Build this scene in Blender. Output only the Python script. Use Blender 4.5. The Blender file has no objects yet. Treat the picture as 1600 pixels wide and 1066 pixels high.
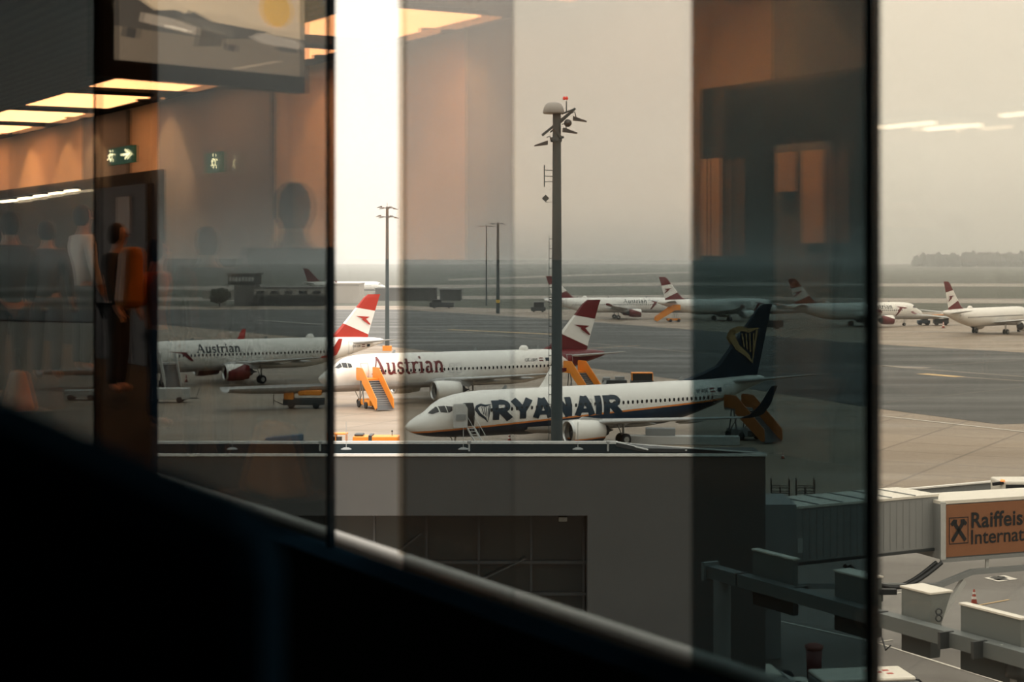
import bpy, math, random
from mathutils import Vector, Matrix
random.seed(7)
C = bpy.context.scene
COL = C.collection
F, HY, H = 2714.0, 401.0, 17.1          # focal length in pixels, horizon row, eye height above the apron
PI = math.pi

# ------------------------------------------------------------------ helpers
def P(px, py, Y):
    return Vector(((px - 800) / F * Y, Y, H - (py - HY) / F * Y))
def G(px, py, z=0.0):
    Y = (H - z) * F / (py - HY)
    return Vector(((px - 800) / F * Y, Y, z))

MATS = {}
def mat(name, col, rough=0.6, metal=0.0, var=0.0, scale=3.0, spec=0.5, emit=None, es=0.0, bump=0.0):
    if name in MATS: return MATS[name]
    m = bpy.data.materials.new(name); m.use_nodes = True
    nt = m.node_tree; b = nt.nodes['Principled BSDF']
    b.inputs['Base Color'].default_value = (*col, 1)
    b.inputs['Roughness'].default_value = rough
    b.inputs['Metallic'].default_value = metal
    b.inputs['Specular IOR Level'].default_value = spec
    if emit:
        b.inputs['Emission Color'].default_value = (*emit, 1); b.inputs['Emission Strength'].default_value = es
    tc = nt.nodes.new('ShaderNodeTexCoord')
    n = nt.nodes.new('ShaderNodeTexNoise'); n.inputs['Scale'].default_value = scale; n.inputs['Detail'].default_value = 5
    nt.links.new(tc.outputs['Object'], n.inputs['Vector'])
    v = max(var, 0.02)
    mx = nt.nodes.new('ShaderNodeMix'); mx.data_type = 'RGBA'
    mx.inputs[6].default_value = (*[c * (1 - v) for c in col], 1)
    mx.inputs[7].default_value = (*[min(1, c * (1 + v)) for c in col], 1)
    nt.links.new(n.outputs['Fac'], mx.inputs[0]); nt.links.new(mx.outputs[2], b.inputs['Base Color'])
    if bump:
        bp = nt.nodes.new('ShaderNodeBump'); bp.inputs['Strength'].default_value = bump
        nt.links.new(n.outputs['Fac'], bp.inputs['Height']); nt.links.new(bp.outputs['Normal'], b.inputs['Normal'])
    MATS[name] = m
    return m

class MB:
    def __init__(s): s.v = []; s.f = []; s.sm = []
    def add(s, vs, fs, smooth=False):
        o = len(s.v); s.v += [tuple(v) for v in vs]; s.f += [tuple(i + o for i in f) for f in fs]; s.sm += [smooth] * len(fs); return s
    def box(s, x0, x1, y0, y1, z0, z1):
        return s.add([(x0,y0,z0),(x1,y0,z0),(x1,y1,z0),(x0,y1,z0),(x0,y0,z1),(x1,y0,z1),(x1,y1,z1),(x0,y1,z1)],
                     [(0,3,2,1),(4,5,6,7),(0,1,5,4),(1,2,6,5),(2,3,7,6),(3,0,4,7)])
    def hexa(s, p):     # eight points: bottom four, top four
        return s.add(p, [(0,3,2,1),(4,5,6,7),(0,1,5,4),(1,2,6,5),(2,3,7,6),(3,0,4,7)])
    def tube(s, pts, r, n=8, caps=True):
        pts = [Vector(p) for p in pts]; rs = r if isinstance(r, (list, tuple)) else [r] * len(pts)
        vs = []; fs = []
        for i, p in enumerate(pts):
            d = (pts[min(i+1, len(pts)-1)] - pts[max(i-1, 0)]).normalized()
            up = Vector((0,0,1)) if abs(d.z) < .95 else Vector((1,0,0))
            a = d.cross(up).normalized(); b = d.cross(a).normalized()
            for k in range(n):
                t = 2*PI*k/n; vs.append(p + (a*math.cos(t) + b*math.sin(t)) * rs[i])
        for i in range(len(pts)-1):
            for k in range(n):
                fs.append((i*n+k, i*n+(k+1)%n, (i+1)*n+(k+1)%n, (i+1)*n+k))
        s.add(vs, fs, True)
        if caps:
            s.add(vs[:n], [tuple(range(n))]); s.add(vs[-n:], [tuple(range(n))])
        return s
    def bar(s, p, q, w, h=None):   # square bar from p to q
        p = Vector(p); q = Vector(q); h = h or w; d = (q-p).normalized()
        up = Vector((0,0,1)) if abs(d.z) < .95 else Vector((0,1,0))
        a = d.cross(up).normalized()*w/2; b = a.cross(d).normalized()*h/2
        return s.hexa([p-a-b, p+a-b, q+a-b, q-a-b, p-a+b, p+a+b, q+a+b, q-a+b])
    def lathe(s, prof, axis='z', c=(0,0,0), n=20):
        vs = []; fs = []
        for (r, h) in prof:
            for k in range(n):
                t = 2*PI*k/n; a, b = r*math.cos(t), r*math.sin(t)
                v = {'z': (a, b, h), 'x': (h, a, b), 'y': (a, h, b)}[axis]
                vs.append((v[0]+c[0], v[1]+c[1], v[2]+c[2]))
        for i in range(len(prof)-1):
            for k in range(n): fs.append((i*n+k, i*n+(k+1)%n, (i+1)*n+(k+1)%n, (i+1)*n+k))
        return s.add(vs, fs, True)
    def prism(s, pts, off):        # polygon and its copy moved by off
        n = len(pts); off = Vector(off)
        vs = [Vector(p) for p in pts] + [Vector(p)+off for p in pts]
        return s.add(vs, [tuple(range(n))[::-1], tuple(range(n, 2*n))] + [(i, (i+1)%n, n+(i+1)%n, n+i) for i in range(n)])
    def build(s, name, m, parent=None, loc=None, rz=0.0, bevel=0.0, **tags):
        me = bpy.data.meshes.new(name); me.from_pydata(s.v, [], s.f)
        for p, q in zip(me.polygons, s.sm): p.use_smooth = q
        if m: me.materials.append(m)
        me.update()
        o = bpy.data.objects.new(name, me); COL.objects.link(o)
        if loc is not None: o.location = loc
        if rz: o.rotation_euler = (0, 0, rz)
        if parent: o.parent = parent
        if bevel:
            b = o.modifiers.new('bevel', 'BEVEL'); b.width = bevel; b.segments = 2; b.limit_method = 'ANGLE'
        tag(o, **tags)
        return o
def tag(o, label=None, cat=None, group=None, kind=None):
    if label: o['label'] = label
    if cat: o['category'] = cat
    if group: o['group'] = group
    if kind: o['kind'] = kind
    return o
def thing(name, label, cat, loc=(0,0,0), rz=0.0, group=None):
    o = bpy.data.objects.new(name, None); COL.objects.link(o); o.empty_display_size = .2
    o.location = loc; o.rotation_euler = (0, 0, rz); return tag(o, label, cat, group)

# ------------------------------------------------------------------ camera
cam = bpy.data.objects.new('camera', bpy.data.cameras.new('camera')); COL.objects.link(cam); C.camera = cam
cam.location = (0, 0, H); cam.rotation_euler = (PI/2, 0, 0)
cd = cam.data; cd.sensor_width = 36; cd.lens = F*36/1600; cd.shift_y = -(533-HY)/1600
cd.clip_end = 12000; cd.clip_start = .05
cd.dof.use_dof = True; cd.dof.focus_distance = 170; cd.dof.aperture_fstop = 4.0
C.view_settings.view_transform = 'Standard'; C.view_settings.look = 'None'
C.view_settings.exposure = 0.9; C.view_settings.gamma = 1.0; C.view_settings.use_curve_mapping = False
C.cycles.use_denoising = True
C.cycles.max_bounces = 10; C.cycles.transparent_max_bounces = 16; C.cycles.glossy_bounces = 4
C.cycles.sample_clamp_indirect = 4.0; C.cycles.volume_bounces = 1
C.cycles.caustics_reflective = False; C.cycles.caustics_refractive = False

# ------------------------------------------------------------------ sky: overcast, three times brighter overhead than at the horizon
w = bpy.data.worlds.new('sky'); C.world = w; w.use_nodes = True
nt = w.node_tree; nt.nodes.clear()
tc = nt.nodes.new('ShaderNodeTexCoord'); sp = nt.nodes.new('ShaderNodeSeparateXYZ'); rp = nt.nodes.new('ShaderNodeValToRGB')
ns = nt.nodes.new('ShaderNodeTexNoise'); ns.inputs['Scale'].default_value = 2.2; ns.inputs['Detail'].default_value = 4
md = nt.nodes.new('ShaderNodeMath'); md.operation = 'MULTIPLY_ADD'; md.inputs[1].default_value = .06; 
nt.links.new(tc.outputs['Generated'], sp.inputs[0]); nt.links.new(tc.outputs['Generated'], ns.inputs['Vector'])
nt.links.new(ns.outputs['Fac'], md.inputs[0]); nt.links.new(sp.outputs['Z'], md.inputs[2]); nt.links.new(md.outputs[0], rp.inputs[0])
e = rp.color_ramp.elements
e[0].position = 0.0; e[0].color = (.222, .198, .166, 1)
e[1].position = 1.0; e[1].color = (.98, .93, .86, 1)
x = e.new(.06); x.color = (.240, .217, .186, 1)
x = e.new(.35); x.color = (.52, .485, .435, 1)
bg = nt.nodes.new('ShaderNodeBackground'); bg.inputs['Strength'].default_value = 2.45
out = nt.nodes.new('ShaderNodeOutputWorld')
nt.links.new(rp.outputs[0], bg.inputs[0]); nt.links.new(bg.outputs[0], out.inputs[0])

# ------------------------------------------------------------------ common materials
M = {}
M['white'] = mat('aircraft_white', (.80, .77, .72), .3, var=.04, scale=.6)
M['cream'] = mat('cream_paint', (.70, .66, .58), .4, var=.05)
M['belly'] = mat('aircraft_grey', (.42, .41, .40), .35, var=.06)
M['wing'] = mat('wing_grey', (.40, .40, .39), .35, var=.08)
M['metal'] = mat('bare_metal', (.55, .54, .52), .3, 1.0, var=.1)
M['dark'] = mat('dark_grey', (.035, .04, .042), .5, var=.2)
M['black'] = mat('black', (.008, .010, .012), .5)
M['tyre'] = mat('tyre_rubber', (.018, .022, .025), .8)
M['red'] = mat('airline_red', (.42, .035, .025), .35, var=.05)
M['deepred'] = mat('deep_red', (.14, .013, .015), .35)
M['window'] = mat('cabin_glass', (.022, .024, .026), .15)
M['navy'] = mat('navy_blue', (.006, .020, .036), .3, var=.06)
M['gold'] = mat('harp_gold', (.44, .28, .13), .4)
M['orange'] = mat('orange_paint', (.80, .27, .03), .45, var=.06)
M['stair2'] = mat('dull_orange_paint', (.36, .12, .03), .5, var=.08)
M['grey'] = mat('grey_paint', (.22, .23, .23), .5, var=.08)
M['brace'] = mat('brace_dark', (.05,.055,.055), .6)
M['lgrey'] = mat('light_grey_paint', (.45, .45, .43), .45, var=.06)
M['steel'] = mat('galvanised_steel', (.30, .31, .31), .45, .6, var=.12)
M['mast'] = mat('mast_paint', (.045, .062, .066), .55, var=.1)
M['blue'] = mat('blue_tarpaulin', (.03, .07, .11), .6, var=.2)

# ------------------------------------------------------------------ ground
def ground_mat(name, col, rough=.5, slab=0.0, var=.18, joint=.55, rz=.5):
    m = mat(name, col, rough); nt = m.node_tree; b = nt.nodes['Principled BSDF']
    tc = nt.nodes.new('ShaderNodeNewGeometry')
    mp = nt.nodes.new('ShaderNodeMapping'); mp.inputs['Rotation'].default_value = (0, 0, rz)
    nt.links.new(tc.outputs['Position'], mp.inputs[0])
    n1 = nt.nodes.new('ShaderNodeTexNoise'); n1.inputs['Scale'].default_value = .035; n1.inputs['Detail'].default_value = 8; n1.inputs['Roughness'].default_value = .6
    mp2 = nt.nodes.new('ShaderNodeMapping'); mp2.inputs['Scale'].default_value = (.35, 1.6, 1); mp2.inputs['Rotation'].default_value = (0, 0, -.12)
    nt.links.new(tc.outputs['Position'], mp2.inputs[0]); nt.links.new(mp2.outputs[0], n1.inputs['Vector'])
    mx = nt.nodes.new('ShaderNodeMix'); mx.data_type = 'RGBA'
    mx.inputs[6].default_value = (*[c*(1-var*1.6) for c in col], 1); mx.inputs[7].default_value = (*[c*(1+var*1.6) for c in col], 1)
    nt.links.new(n1.outputs['Fac'], mx.inputs[0])
    last = mx.outputs[2]
    if slab:
        br = nt.nodes.new('ShaderNodeTexBrick'); br.offset = 0; br.inputs['Scale'].default_value = 1/slab
        br.inputs['Brick Width'].default_value = 1; br.inputs['Row Height'].default_value = 1
        br.inputs['Mortar Size'].default_value = .022; br.inputs['Mortar Smooth'].default_value = .4
        br.inputs['Color1'].default_value = (1,1,1,1); br.inputs['Color2'].default_value = (.88,.88,.88,1); br.inputs['Mortar'].default_value = (joint,joint,joint,1)
        nt.links.new(mp.outputs[0], br.inputs['Vector'])
        mu = nt.nodes.new('ShaderNodeMix'); mu.data_type = 'RGBA'; mu.blend_type = 'MULTIPLY'; mu.inputs[0].default_value = 1
        nt.links.new(last, mu.inputs[6]); nt.links.new(br.outputs['Color'], mu.inputs[7]); last = mu.outputs[2]
    nt.links.new(last, b.inputs['Base Color'])
    n2 = nt.nodes.new('ShaderNodeTexNoise'); n2.inputs['Scale'].default_value = .06; n2.inputs['Detail'].default_value = 6
    nt.links.new(mp2.outputs[0], n2.inputs['Vector'])
    mr = nt.nodes.new('ShaderNodeMapRange'); mr.inputs[1].default_value = .35; mr.inputs[2].default_value = .65
    mr.inputs[3].default_value = rough-.14; mr.inputs[4].default_value = rough+.2
    nt.links.new(n2.outputs['Fac'], mr.inputs[0]); nt.links.new(mr.outputs[0], b.inputs['Roughness'])
    return m
gm_conc = ground_mat('apron_concrete', (.240, .185, .135), .55, 7.5, var=.24)
gm_wet = ground_mat('wet_concrete', (.10, .088, .075), .42, 5.0, joint=.7)
gm_asph = ground_mat('asphalt', (.046, .046, .043), .62, var=.26)
gm_grass = ground_mat('far_grass', (.060, .062, .042), .9)
gm_strip = ground_mat('far_concrete', (.22, .185, .15), .6)
gm_line = mat('line_white', (.62, .58, .52), .6, var=.15)
gm_yell = mat('line_yellow', (.50, .34, .16), .6, var=.15)
def gpoly(name, pxs, m, z, **t):
    mb = MB(); pts = [G(x, y, z) for x, y in pxs]
    mb.add(pts, [tuple(range(len(pts)))])
    o = mb.build(name, m, **t)
    return o
mb = MB(); mb.add([(-2600,-80,0),(2600,-80,0),(2600,4200,0),(-2600,4200,0)], [(0,1,2,3)])
mb.build('ground', gm_conc, kind='structure')
S = 'structure'
gpoly('ground_grass', [(-900,480),(630,478),(860,484),(1080,482),(1350,487),(2300,496),(2300,413),(-900,413)], gm_grass, .01, kind=S)
for i, pts in enumerate([[(-900,452),(640,446),(1080,441),(1360,443),(2300,444),(2300,449),(1360,447.5),(1080,446),(640,451),(-900,459)],
                         [(-900,470),(640,463),(1080,461),(1360,466),(2300,470),(2300,478),(1360,473),(1080,466),(640,468),(-900,478)],
                         [(700,436),(900,429),(1100,424.5),(1100,426),(900,431.5),(700,439)]]):
    gpoly('ground_runway', pts, gm_strip, .02, kind=S)
gpoly('ground_asphalt', [(-900,484),(248,484),(630,484),(870,499),(1076,515),(1367,538),(1600,551),(2600,600),(2600,690),(1600,662),(1560,663),(1367,638),(1160,606),(920,575),(470,527),(248,507),(-900,470)], gm_asph, .02, kind=S)
gpoly('ground_wet', [(1000,800),(1240,792),(1600,770),(2600,740),(2600,3000),(1000,3000)], gm_wet, .02, kind=S)
def gline(a, b, wpx, m, name='road_marking', z=.035):
    """painted line on the apron from pixel a to pixel b, width in metres"""
    p, q = G(*a, z), G(*b, z); d = (q-p); n = Vector((-d.y, d.x, 0)).normalized()*wpx/2
    MB().add([p-n, q-n, q+n, p+n], [(0,1,2,3)]).build(name, m, kind=S)
gline((640,512),(1100,552),.9,gm_strip); gline((1100,552),(1620,590),.9,gm_strip)
gline((1350,571),(1450,575),2.6,gm_strip); gline((1440,584),(1500,589),2.2,gm_yell); gline((1500,589),(1640,598),1.0,gm_strip)
gline((640,560),(1000,540),.5,gm_yell); gline((700,515),(900,524),2.2,gm_yell)
gline((1360,648),(1640,679),.35,gm_line); gline((1440,572),(1640,560),.25,gm_strip); gline((1340,634),(1640,600),.12,gm_strip); gline((400,500),(520,508),1.0,gm_line)
gline((1180,962),(1372,1005),.16,gm_line); gline((1372,1005),(1620,1083),.16,gm_line); gline((1362,1004),(1395,1000),.14,gm_line)
gline((1205,950),(1415,925),.14,gm_line); gline((1452,954),(1482,950),.14,gm_yell); gline((1527,946),(1577,937),.14,gm_yell)
gline((1446,992),(1452,991),.3,gm_line); gline((1537,1054),(1545,1058),.14,gm_line); gline((1545,1058),(1562,1055),.14,gm_line)
gpoly('stand_number_marking', [(1537,903),(1560,909),(1590,905),(1570,899)], gm_line, .04, kind=S)
mb = MB()
for a, b in (((1550,904),(1558,901)),((1558,901),(1570,902)),((1570,902),(1556,906)),((1556,906),(1575,905))):
    p, q = G(*a, .05), G(*b, .05); d = q-p; n = Vector((-d.y, d.x, 0)).normalized()*.18
    mb.add([p-n, q-n, q+n, p+n], [(0,1,2,3)])
mb.build('stand_numeral_marking', gm_asph, kind=S)

# ------------------------------------------------------------------ stroke lettering
def stroke(pts, wd, closed=False):
    """ribbon (list of quads, 2D) along a polyline; wd is a width or one per point"""
    n = len(pts); ws = wd if isinstance(wd, (list, tuple)) else [wd]*n
    L = []; R = []
    for i in range(n):
        p0 = pts[max(i-1, 0)]; p1 = pts[i]; p2 = pts[min(i+1, n-1)]
        d1 = Vector((p1[0]-p0[0], p1[1]-p0[1])); d2 = Vector((p2[0]-p1[0], p2[1]-p1[1]))
        if i == 0: d1 = d2
        if i == n-1: d2 = d1
        d1.normalize(); d2.normalize(); n1 = Vector((-d1.y, d1.x)); n2 = Vector((-d2.y, d2.x))
        m = (n1+n2)
        if m.length < .3: m = n1
        m.normalize(); k = ws[i]/2/max(.45, m.dot(n1))
        L.append((p1[0]+m.x*k, p1[1]+m.y*k)); R.append((p1[0]-m.x*k, p1[1]-m.y*k))
    return [(L[i], L[i+1], R[i+1], R[i]) for i in range(n-1)]
def arc(cx, cy, rx, ry, a0, a1, n=9):
    return [(cx+rx*math.cos(math.radians(a0+(a1-a0)*i/n)), cy+ry*math.sin(math.radians(a0+(a1-a0)*i/n))) for i in range(n+1)]
def sans(ch, b=.29):
    """bold sans capitals, cap height 1; returns (quads, advance)"""
    h = b/2
    if ch == 'R': return stroke([(h,0),(h,1)], b) + stroke([(h,1-h*.8),(.48,1-h*.8)]+arc(.48,.70,.22,.2,90,-90)+[(h,.46)], b*.8) + stroke([(.40,.46),(.78,0)], b*1.15), .88
    if ch == 'Y': return stroke([(0.06,1),(.42,.45)], b*1.1) + stroke([(.80,1),(.44,.45)], b*1.1) + stroke([(.43,.52),(.43,0)], b), .86
    if ch == 'A': return stroke([(0.10,0),(.44,1)], b) + stroke([(.80,0),(.46,1)], b) + stroke([(.24,.26),(.66,.26)], b*.75), .92
    if ch == 'N': return stroke([(h,0),(h,1)], b) + stroke([(.82-h,0),(.82-h,1)], b) + stroke([(h,1),(.82-h,0)], b*1.05), .92
    if ch == 'I': return stroke([(h,0),(h,1)], b), .36
    return [], .3
def serif(ch, t=.16):
    """roman letters for the airline title, cap height 1; x height .66"""
    th = t*.45; X = .66
    bar = lambda x0, x1, y: stroke([(x0,y),(x1,y)], .06)
    if ch == 'A': return stroke([(.12,.03),(.46,1)], th) + stroke([(.46,1),(.80,.03)], t) + stroke([(.22,.36),(.68,.36)], .07) + bar(0,.26,.03) + bar(.64,.96,.03), 1.0
    if ch == 'u': return stroke([(.14,X),(.14,.2)]+arc(.3,.2,.16,.17,180,300,5)+[(.5,.18)], t) + stroke([(.52,X),(.52,.03)], t) + bar(0,.2,X-.02) + bar(.38,.56,X-.02) + bar(.5,.68,.03), .72
    if ch == 's': return stroke(arc(.26,.49,.17,.15,30,270,7)+arc(.26,.18,.17,.16,90,-150,7), t*.8), .52
    if ch == 't': return stroke([(.18,.86),(.18,.16)]+arc(.3,.16,.12,.13,180,300,5), t) + bar(.02,.4,X-.03), .46
    if ch == 'r': return stroke([(.16,X),(.16,.03)], t) + stroke([(.16,.45)]+arc(.38,.45,.16,.19,150,40,5), t*.8) + bar(0,.2,X-.02) + bar(0,.34,.03), .55
    if ch == 'i': return stroke([(.16,X),(.16,.03)], t) + bar(0,.2,X-.02) + bar(0,.32,.03) + stroke([(.15,.84),(.15,.98)], .14), .38
    if ch == 'a': return stroke(arc(.26,.48,.18,.16,150,20,5)+[(.44,.4),(.44,.1),(.56,.04)], t) + stroke(arc(.26,.2,.17,.17,70,380,9), t*.7), .64
    if ch == 'n': return stroke([(.16,X),(.16,.03)], t) + stroke([(.16,.42)]+arc(.36,.42,.18,.22,160,0,6)+[(.54,.03)], t) + bar(0,.2,X-.02) + bar(.04,.3,.03) + bar(.42,.68,.03), .74
    if ch == 'L': return stroke([(.14,1),(.14,.04),(.6,.04)], t), .66
    return [], .4
def lettering(text, fn, x0, z0, h, slant=0, wide=1.0, kern=1.0):
    q = []; x = 0
    for ch in text:
        qs, adv = fn(ch)
        q += [[(x0+(x+p[0])*h*wide+p[1]*h*slant, z0+p[1]*h) for p in f] for f in qs]
        x += adv*kern
    return q, x*h*wide

# ------------------------------------------------------------------ airliners
A320 = dict(sec=[(0,3.12,3.08,.02),(.12,3.36,2.88,.26),(.35,3.6,2.68,.46),(.8,3.93,2.42,.78),(1.4,4.22,2.2,1.1),(1.75,4.42,2.1,1.24),(2.3,4.95,2.0,1.43),(2.8,5.3,1.92,1.56),(3.4,5.55,1.85,1.7),(4.4,5.76,1.78,1.86),
                 (5.6,5.87,1.74,1.96),(7,5.88,1.74,1.975),(24.5,5.88,1.74,1.975),(26.5,5.88,1.88,1.95),(29,5.87,2.4,1.8),(31.5,5.85,3.05,1.5),(34,5.77,3.8,1.12),(36,5.65,4.4,.72),(37.2,5.5,4.75,.42),(37.57,5.38,4.9,.22)],
            wing=[(11.6,0,2.35,7.6,.95),(12.9,1.9,2.55,6.6,.8),(15.5,6.4,3.05,3.9,.45),(20.9,16.2,4.05,1.6,.17)],
            let=[(20.9,16.2,4.05,1.6,.17),(21.5,16.8,4.35,1.45,.14),(22.3,17.1,5.3,1.05,.1),(23.0,17.3,6.45,.55,.06)],
            stab=[(31.6,.3,4.9,3.9,.42),(35.9,6.2,5.6,1.4,.14)],
            fin=[(5.7,28.6,35.2,.42),(6.3,30.0,35.35,.4),(7.2,30.9,35.6,.36),(11.3,34.55,36.95,.2),(11.76,35.2,37.15,.1)],
            eng=(11.7,5.75,1.78,1.12,3.3), gear=(5.1,17.7,3.8,.36,.56), win=(6.9,30.8,.533,3.95,.20,.33), span=17)
B738 = dict(sec=[(-.5,2.42,2.38,.02),(-.35,2.62,2.2,.2),(0,2.92,1.98,.46),(.6,3.28,1.74,.82),(1.2,3.55,1.6,1.08),(1.6,3.78,1.53,1.2),(2.3,4.35,1.45,1.38),(3.0,4.74,1.39,1.52),(4.2,5.05,1.32,1.70),(5.6,5.25,1.28,1.83),(7,5.33,1.27,1.88),
                 (24,5.4,1.3,1.88),(26.5,5.42,1.55,1.86),(29,5.45,2.1,1.72),(31.5,5.5,2.8,1.48),(34,5.58,3.65,1.12),(36,5.66,4.35,.8),(37.4,5.66,4.8,.5),(38.0,5.55,5.0,.3)],
            wing=[(12.2,0,1.9,8.6,.95),(13.6,1.9,2.1,7.2,.8),(16.4,6.2,2.6,4.4,.45),(22.6,17.0,3.55,1.6,.17)],
            let=[(22.6,17.0,3.55,1.6,.17),(23.1,17.45,3.8,1.5,.14),(23.9,17.75,4.6,1.2,.1),(25.0,18.0,6.2,.65,.05)],
            stab=[(33.4,.3,5.1,4.1,.42),(37.9,7.18,6.05,1.35,.14)],
            fin=[(5.4,28.4,37.3,.42),(6.0,30.4,37.4,.4),(6.7,32.4,37.6,.36),(12.1,37.3,39.0,.2),(12.5,38.0,39.25,.1)],
            eng=(12.9,4.83,1.72,1.06,3.5), gear=(4.4,20.0,2.9,.34,.56), win=(7.0,31.4,.508,3.72,.20,.34), span=18)
def sect(T, x):
    s = T['sec']
    x = min(max(x, s[0][0]), s[-1][0])
    for a, b in zip(s, s[1:]):
        if x <= b[0]:
            k = (x-a[0])/(b[0]-a[0]); return [a[i]+(b[i]-a[i])*k for i in (1,2,3)]
def side(T, x, z, off=.02):
    t, b, hw = sect(T, x); c = (t+b)/2; r = (t-b)/2
    return (hw+off)*math.sqrt(max(0.0, 1-min(1, ((z-c)/(r+off))**2)))
def loft(mb, secs, sgn, n=7):
    """aerofoil loft: (x_le, y, z, chord, thick)"""
    prof = [(0,0),(.04,.32),(.15,.5),(.35,.55),(.6,.4),(.85,.15),(1,.02),(.85,-.1),(.6,-.28),(.35,-.42),(.15,-.42),(.04,-.25)]
    vs = []; m = len(prof)
    for (x, y, z, c, t) in secs:
        for (u, v) in prof: vs.append((x+u*c, sgn*y, z+v*t))
    fs = [(i*m+k, i*m+(k+1)%m, (i+1)*m+(k+1)%m, (i+1)*m+k) for i in range(len(secs)-1) for k in range(m)]
    fs += [tuple(range(m)), tuple(range((len(secs)-1)*m, len(secs)*m))]
    mb.add(vs, fs, True); return mb
def onside(T, quads, sgn, off=.025, mirror=None):
    """lay 2D (x,z) quads on the fuselage flank of side sgn, cut fine enough to follow the curve"""
    mb = MB()
    for q in quads:
        q = [Vector(p) for p in q]
        if mirror is not None: q = [Vector((mirror-p.x, p.y)) for p in q]
        k = max(1, int(max((q[0]-q[1]).length, (q[3]-q[2]).length)/.22)+1); j = max(1, int(max((q[0]-q[3]).length, (q[1]-q[2]).length)/.22)+1)
        vs = []
        for a in range(k+1):
            for b in range(j+1):
                p = q[0].lerp(q[1], a/k).lerp(q[3].lerp(q[2], a/k), b/j)
                vs.append((p.x, sgn*side(T, p.x, p.y, off), p.y))
        mb.add(vs, [(a*(j+1)+b, (a+1)*(j+1)+b, (a+1)*(j+1)+b+1, a*(j+1)+b+1) for a in range(k) for b in range(j)])
    return mb
def coord_mat(name, base, rules, rough=.3):
    """paint that follows the aircraft: rules = (colour, [(a,b,c,d), ...]) painted where every a*x+b*|y|+c*z+d > 0"""
    m = mat(name, base, rough); nt = m.node_tree; b = nt.nodes['Principled BSDF']
    tc = nt.nodes.new('ShaderNodeTexCoord'); sp = nt.nodes.new('ShaderNodeSeparateXYZ'); nt.links.new(tc.outputs['Object'], sp.inputs[0])
    last = b.inputs['Base Color'].links[0].from_socket
    def mth(op, a, bb, c=None):
        n = nt.nodes.new('ShaderNodeMath'); n.operation = op
        for i, v in enumerate((a, bb, c)):
            if v is None: continue
            if isinstance(v, (int, float)): n.inputs[i].default_value = v
            else: nt.links.new(v, n.inputs[i])
        return n.outputs[0]
    for col, conds in rules:
        f = None
        for (ca, cq, cc, dd) in conds:   # ca*x + cq*x*x + cc*z + dd
            v = mth('MULTIPLY_ADD', sp.outputs['X'], float(ca), float(dd))
            v = mth('MULTIPLY_ADD', sp.outputs['Z'], float(cc), v)
            if cq: v = mth('MULTIPLY_ADD', mth('MULTIPLY', sp.outputs['X'], sp.outputs['X']), float(cq), v)
            g = mth('GREATER_THAN', v, 0.0); f = g if f is None else mth('MULTIPLY', f, g)
        mx = nt.nodes.new('ShaderNodeMix'); mx.data_type = 'RGBA'; mx.inputs[7].default_value = (*col, 1)
        nt.links.new(f, mx.inputs[0]); nt.links.new(last, mx.inputs[6]); last = mx.outputs[2]
    nt.links.new(last, b.inputs['Base Color'])
    return m
W0 = (.80, .77, .72); RED = (.42, .035, .022); DRED = (.13, .012, .014); NAVY = (.007, .024, .050)
fin_red = lambda name, red: coord_mat(name, W0, [(red, [(.17, 0, 1, -9.72-.17*34.5)]), (red, [(-.42, 0, -1, 7.55+.42*31.8)])])
M['fin_a'] = fin_red('fin_red_white', RED); M['fin_b'] = fin_red('fin_deep_red_white', DRED)
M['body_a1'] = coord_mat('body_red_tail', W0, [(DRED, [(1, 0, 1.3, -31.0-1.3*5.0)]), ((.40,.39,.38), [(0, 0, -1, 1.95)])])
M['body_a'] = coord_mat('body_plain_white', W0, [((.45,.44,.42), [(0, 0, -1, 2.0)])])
M['body_ry'] = coord_mat('body_navy_belly', W0, [((.72,.24,.06), [(0.052, 0, -1, 2.02)]), (NAVY, [(0.052, 0, -1, 1.86)]), ((.34,.33,.32), [(1, 0, -.6, -31.3+.6*3)  , (0.052, 0, -1, 1.86)])])
M['eng_ry'] = coord_mat('nacelle_navy_keel', W0, [((.72,.24,.06), [(0.04, 0, -1, .62)]), (NAVY, [(0.04, 0, -1, .50)])])
M['eng_red'] = coord_mat('nacelle_red', DRED, [(W0, [(-.34, 0, 1, -2.0+.34*11.9)])])
M['eng_red2'] = coord_mat('nacelle_red_far', DRED, [(W0, [(-.34, 0, 1, -2.0+.34*11.9)])])

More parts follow.
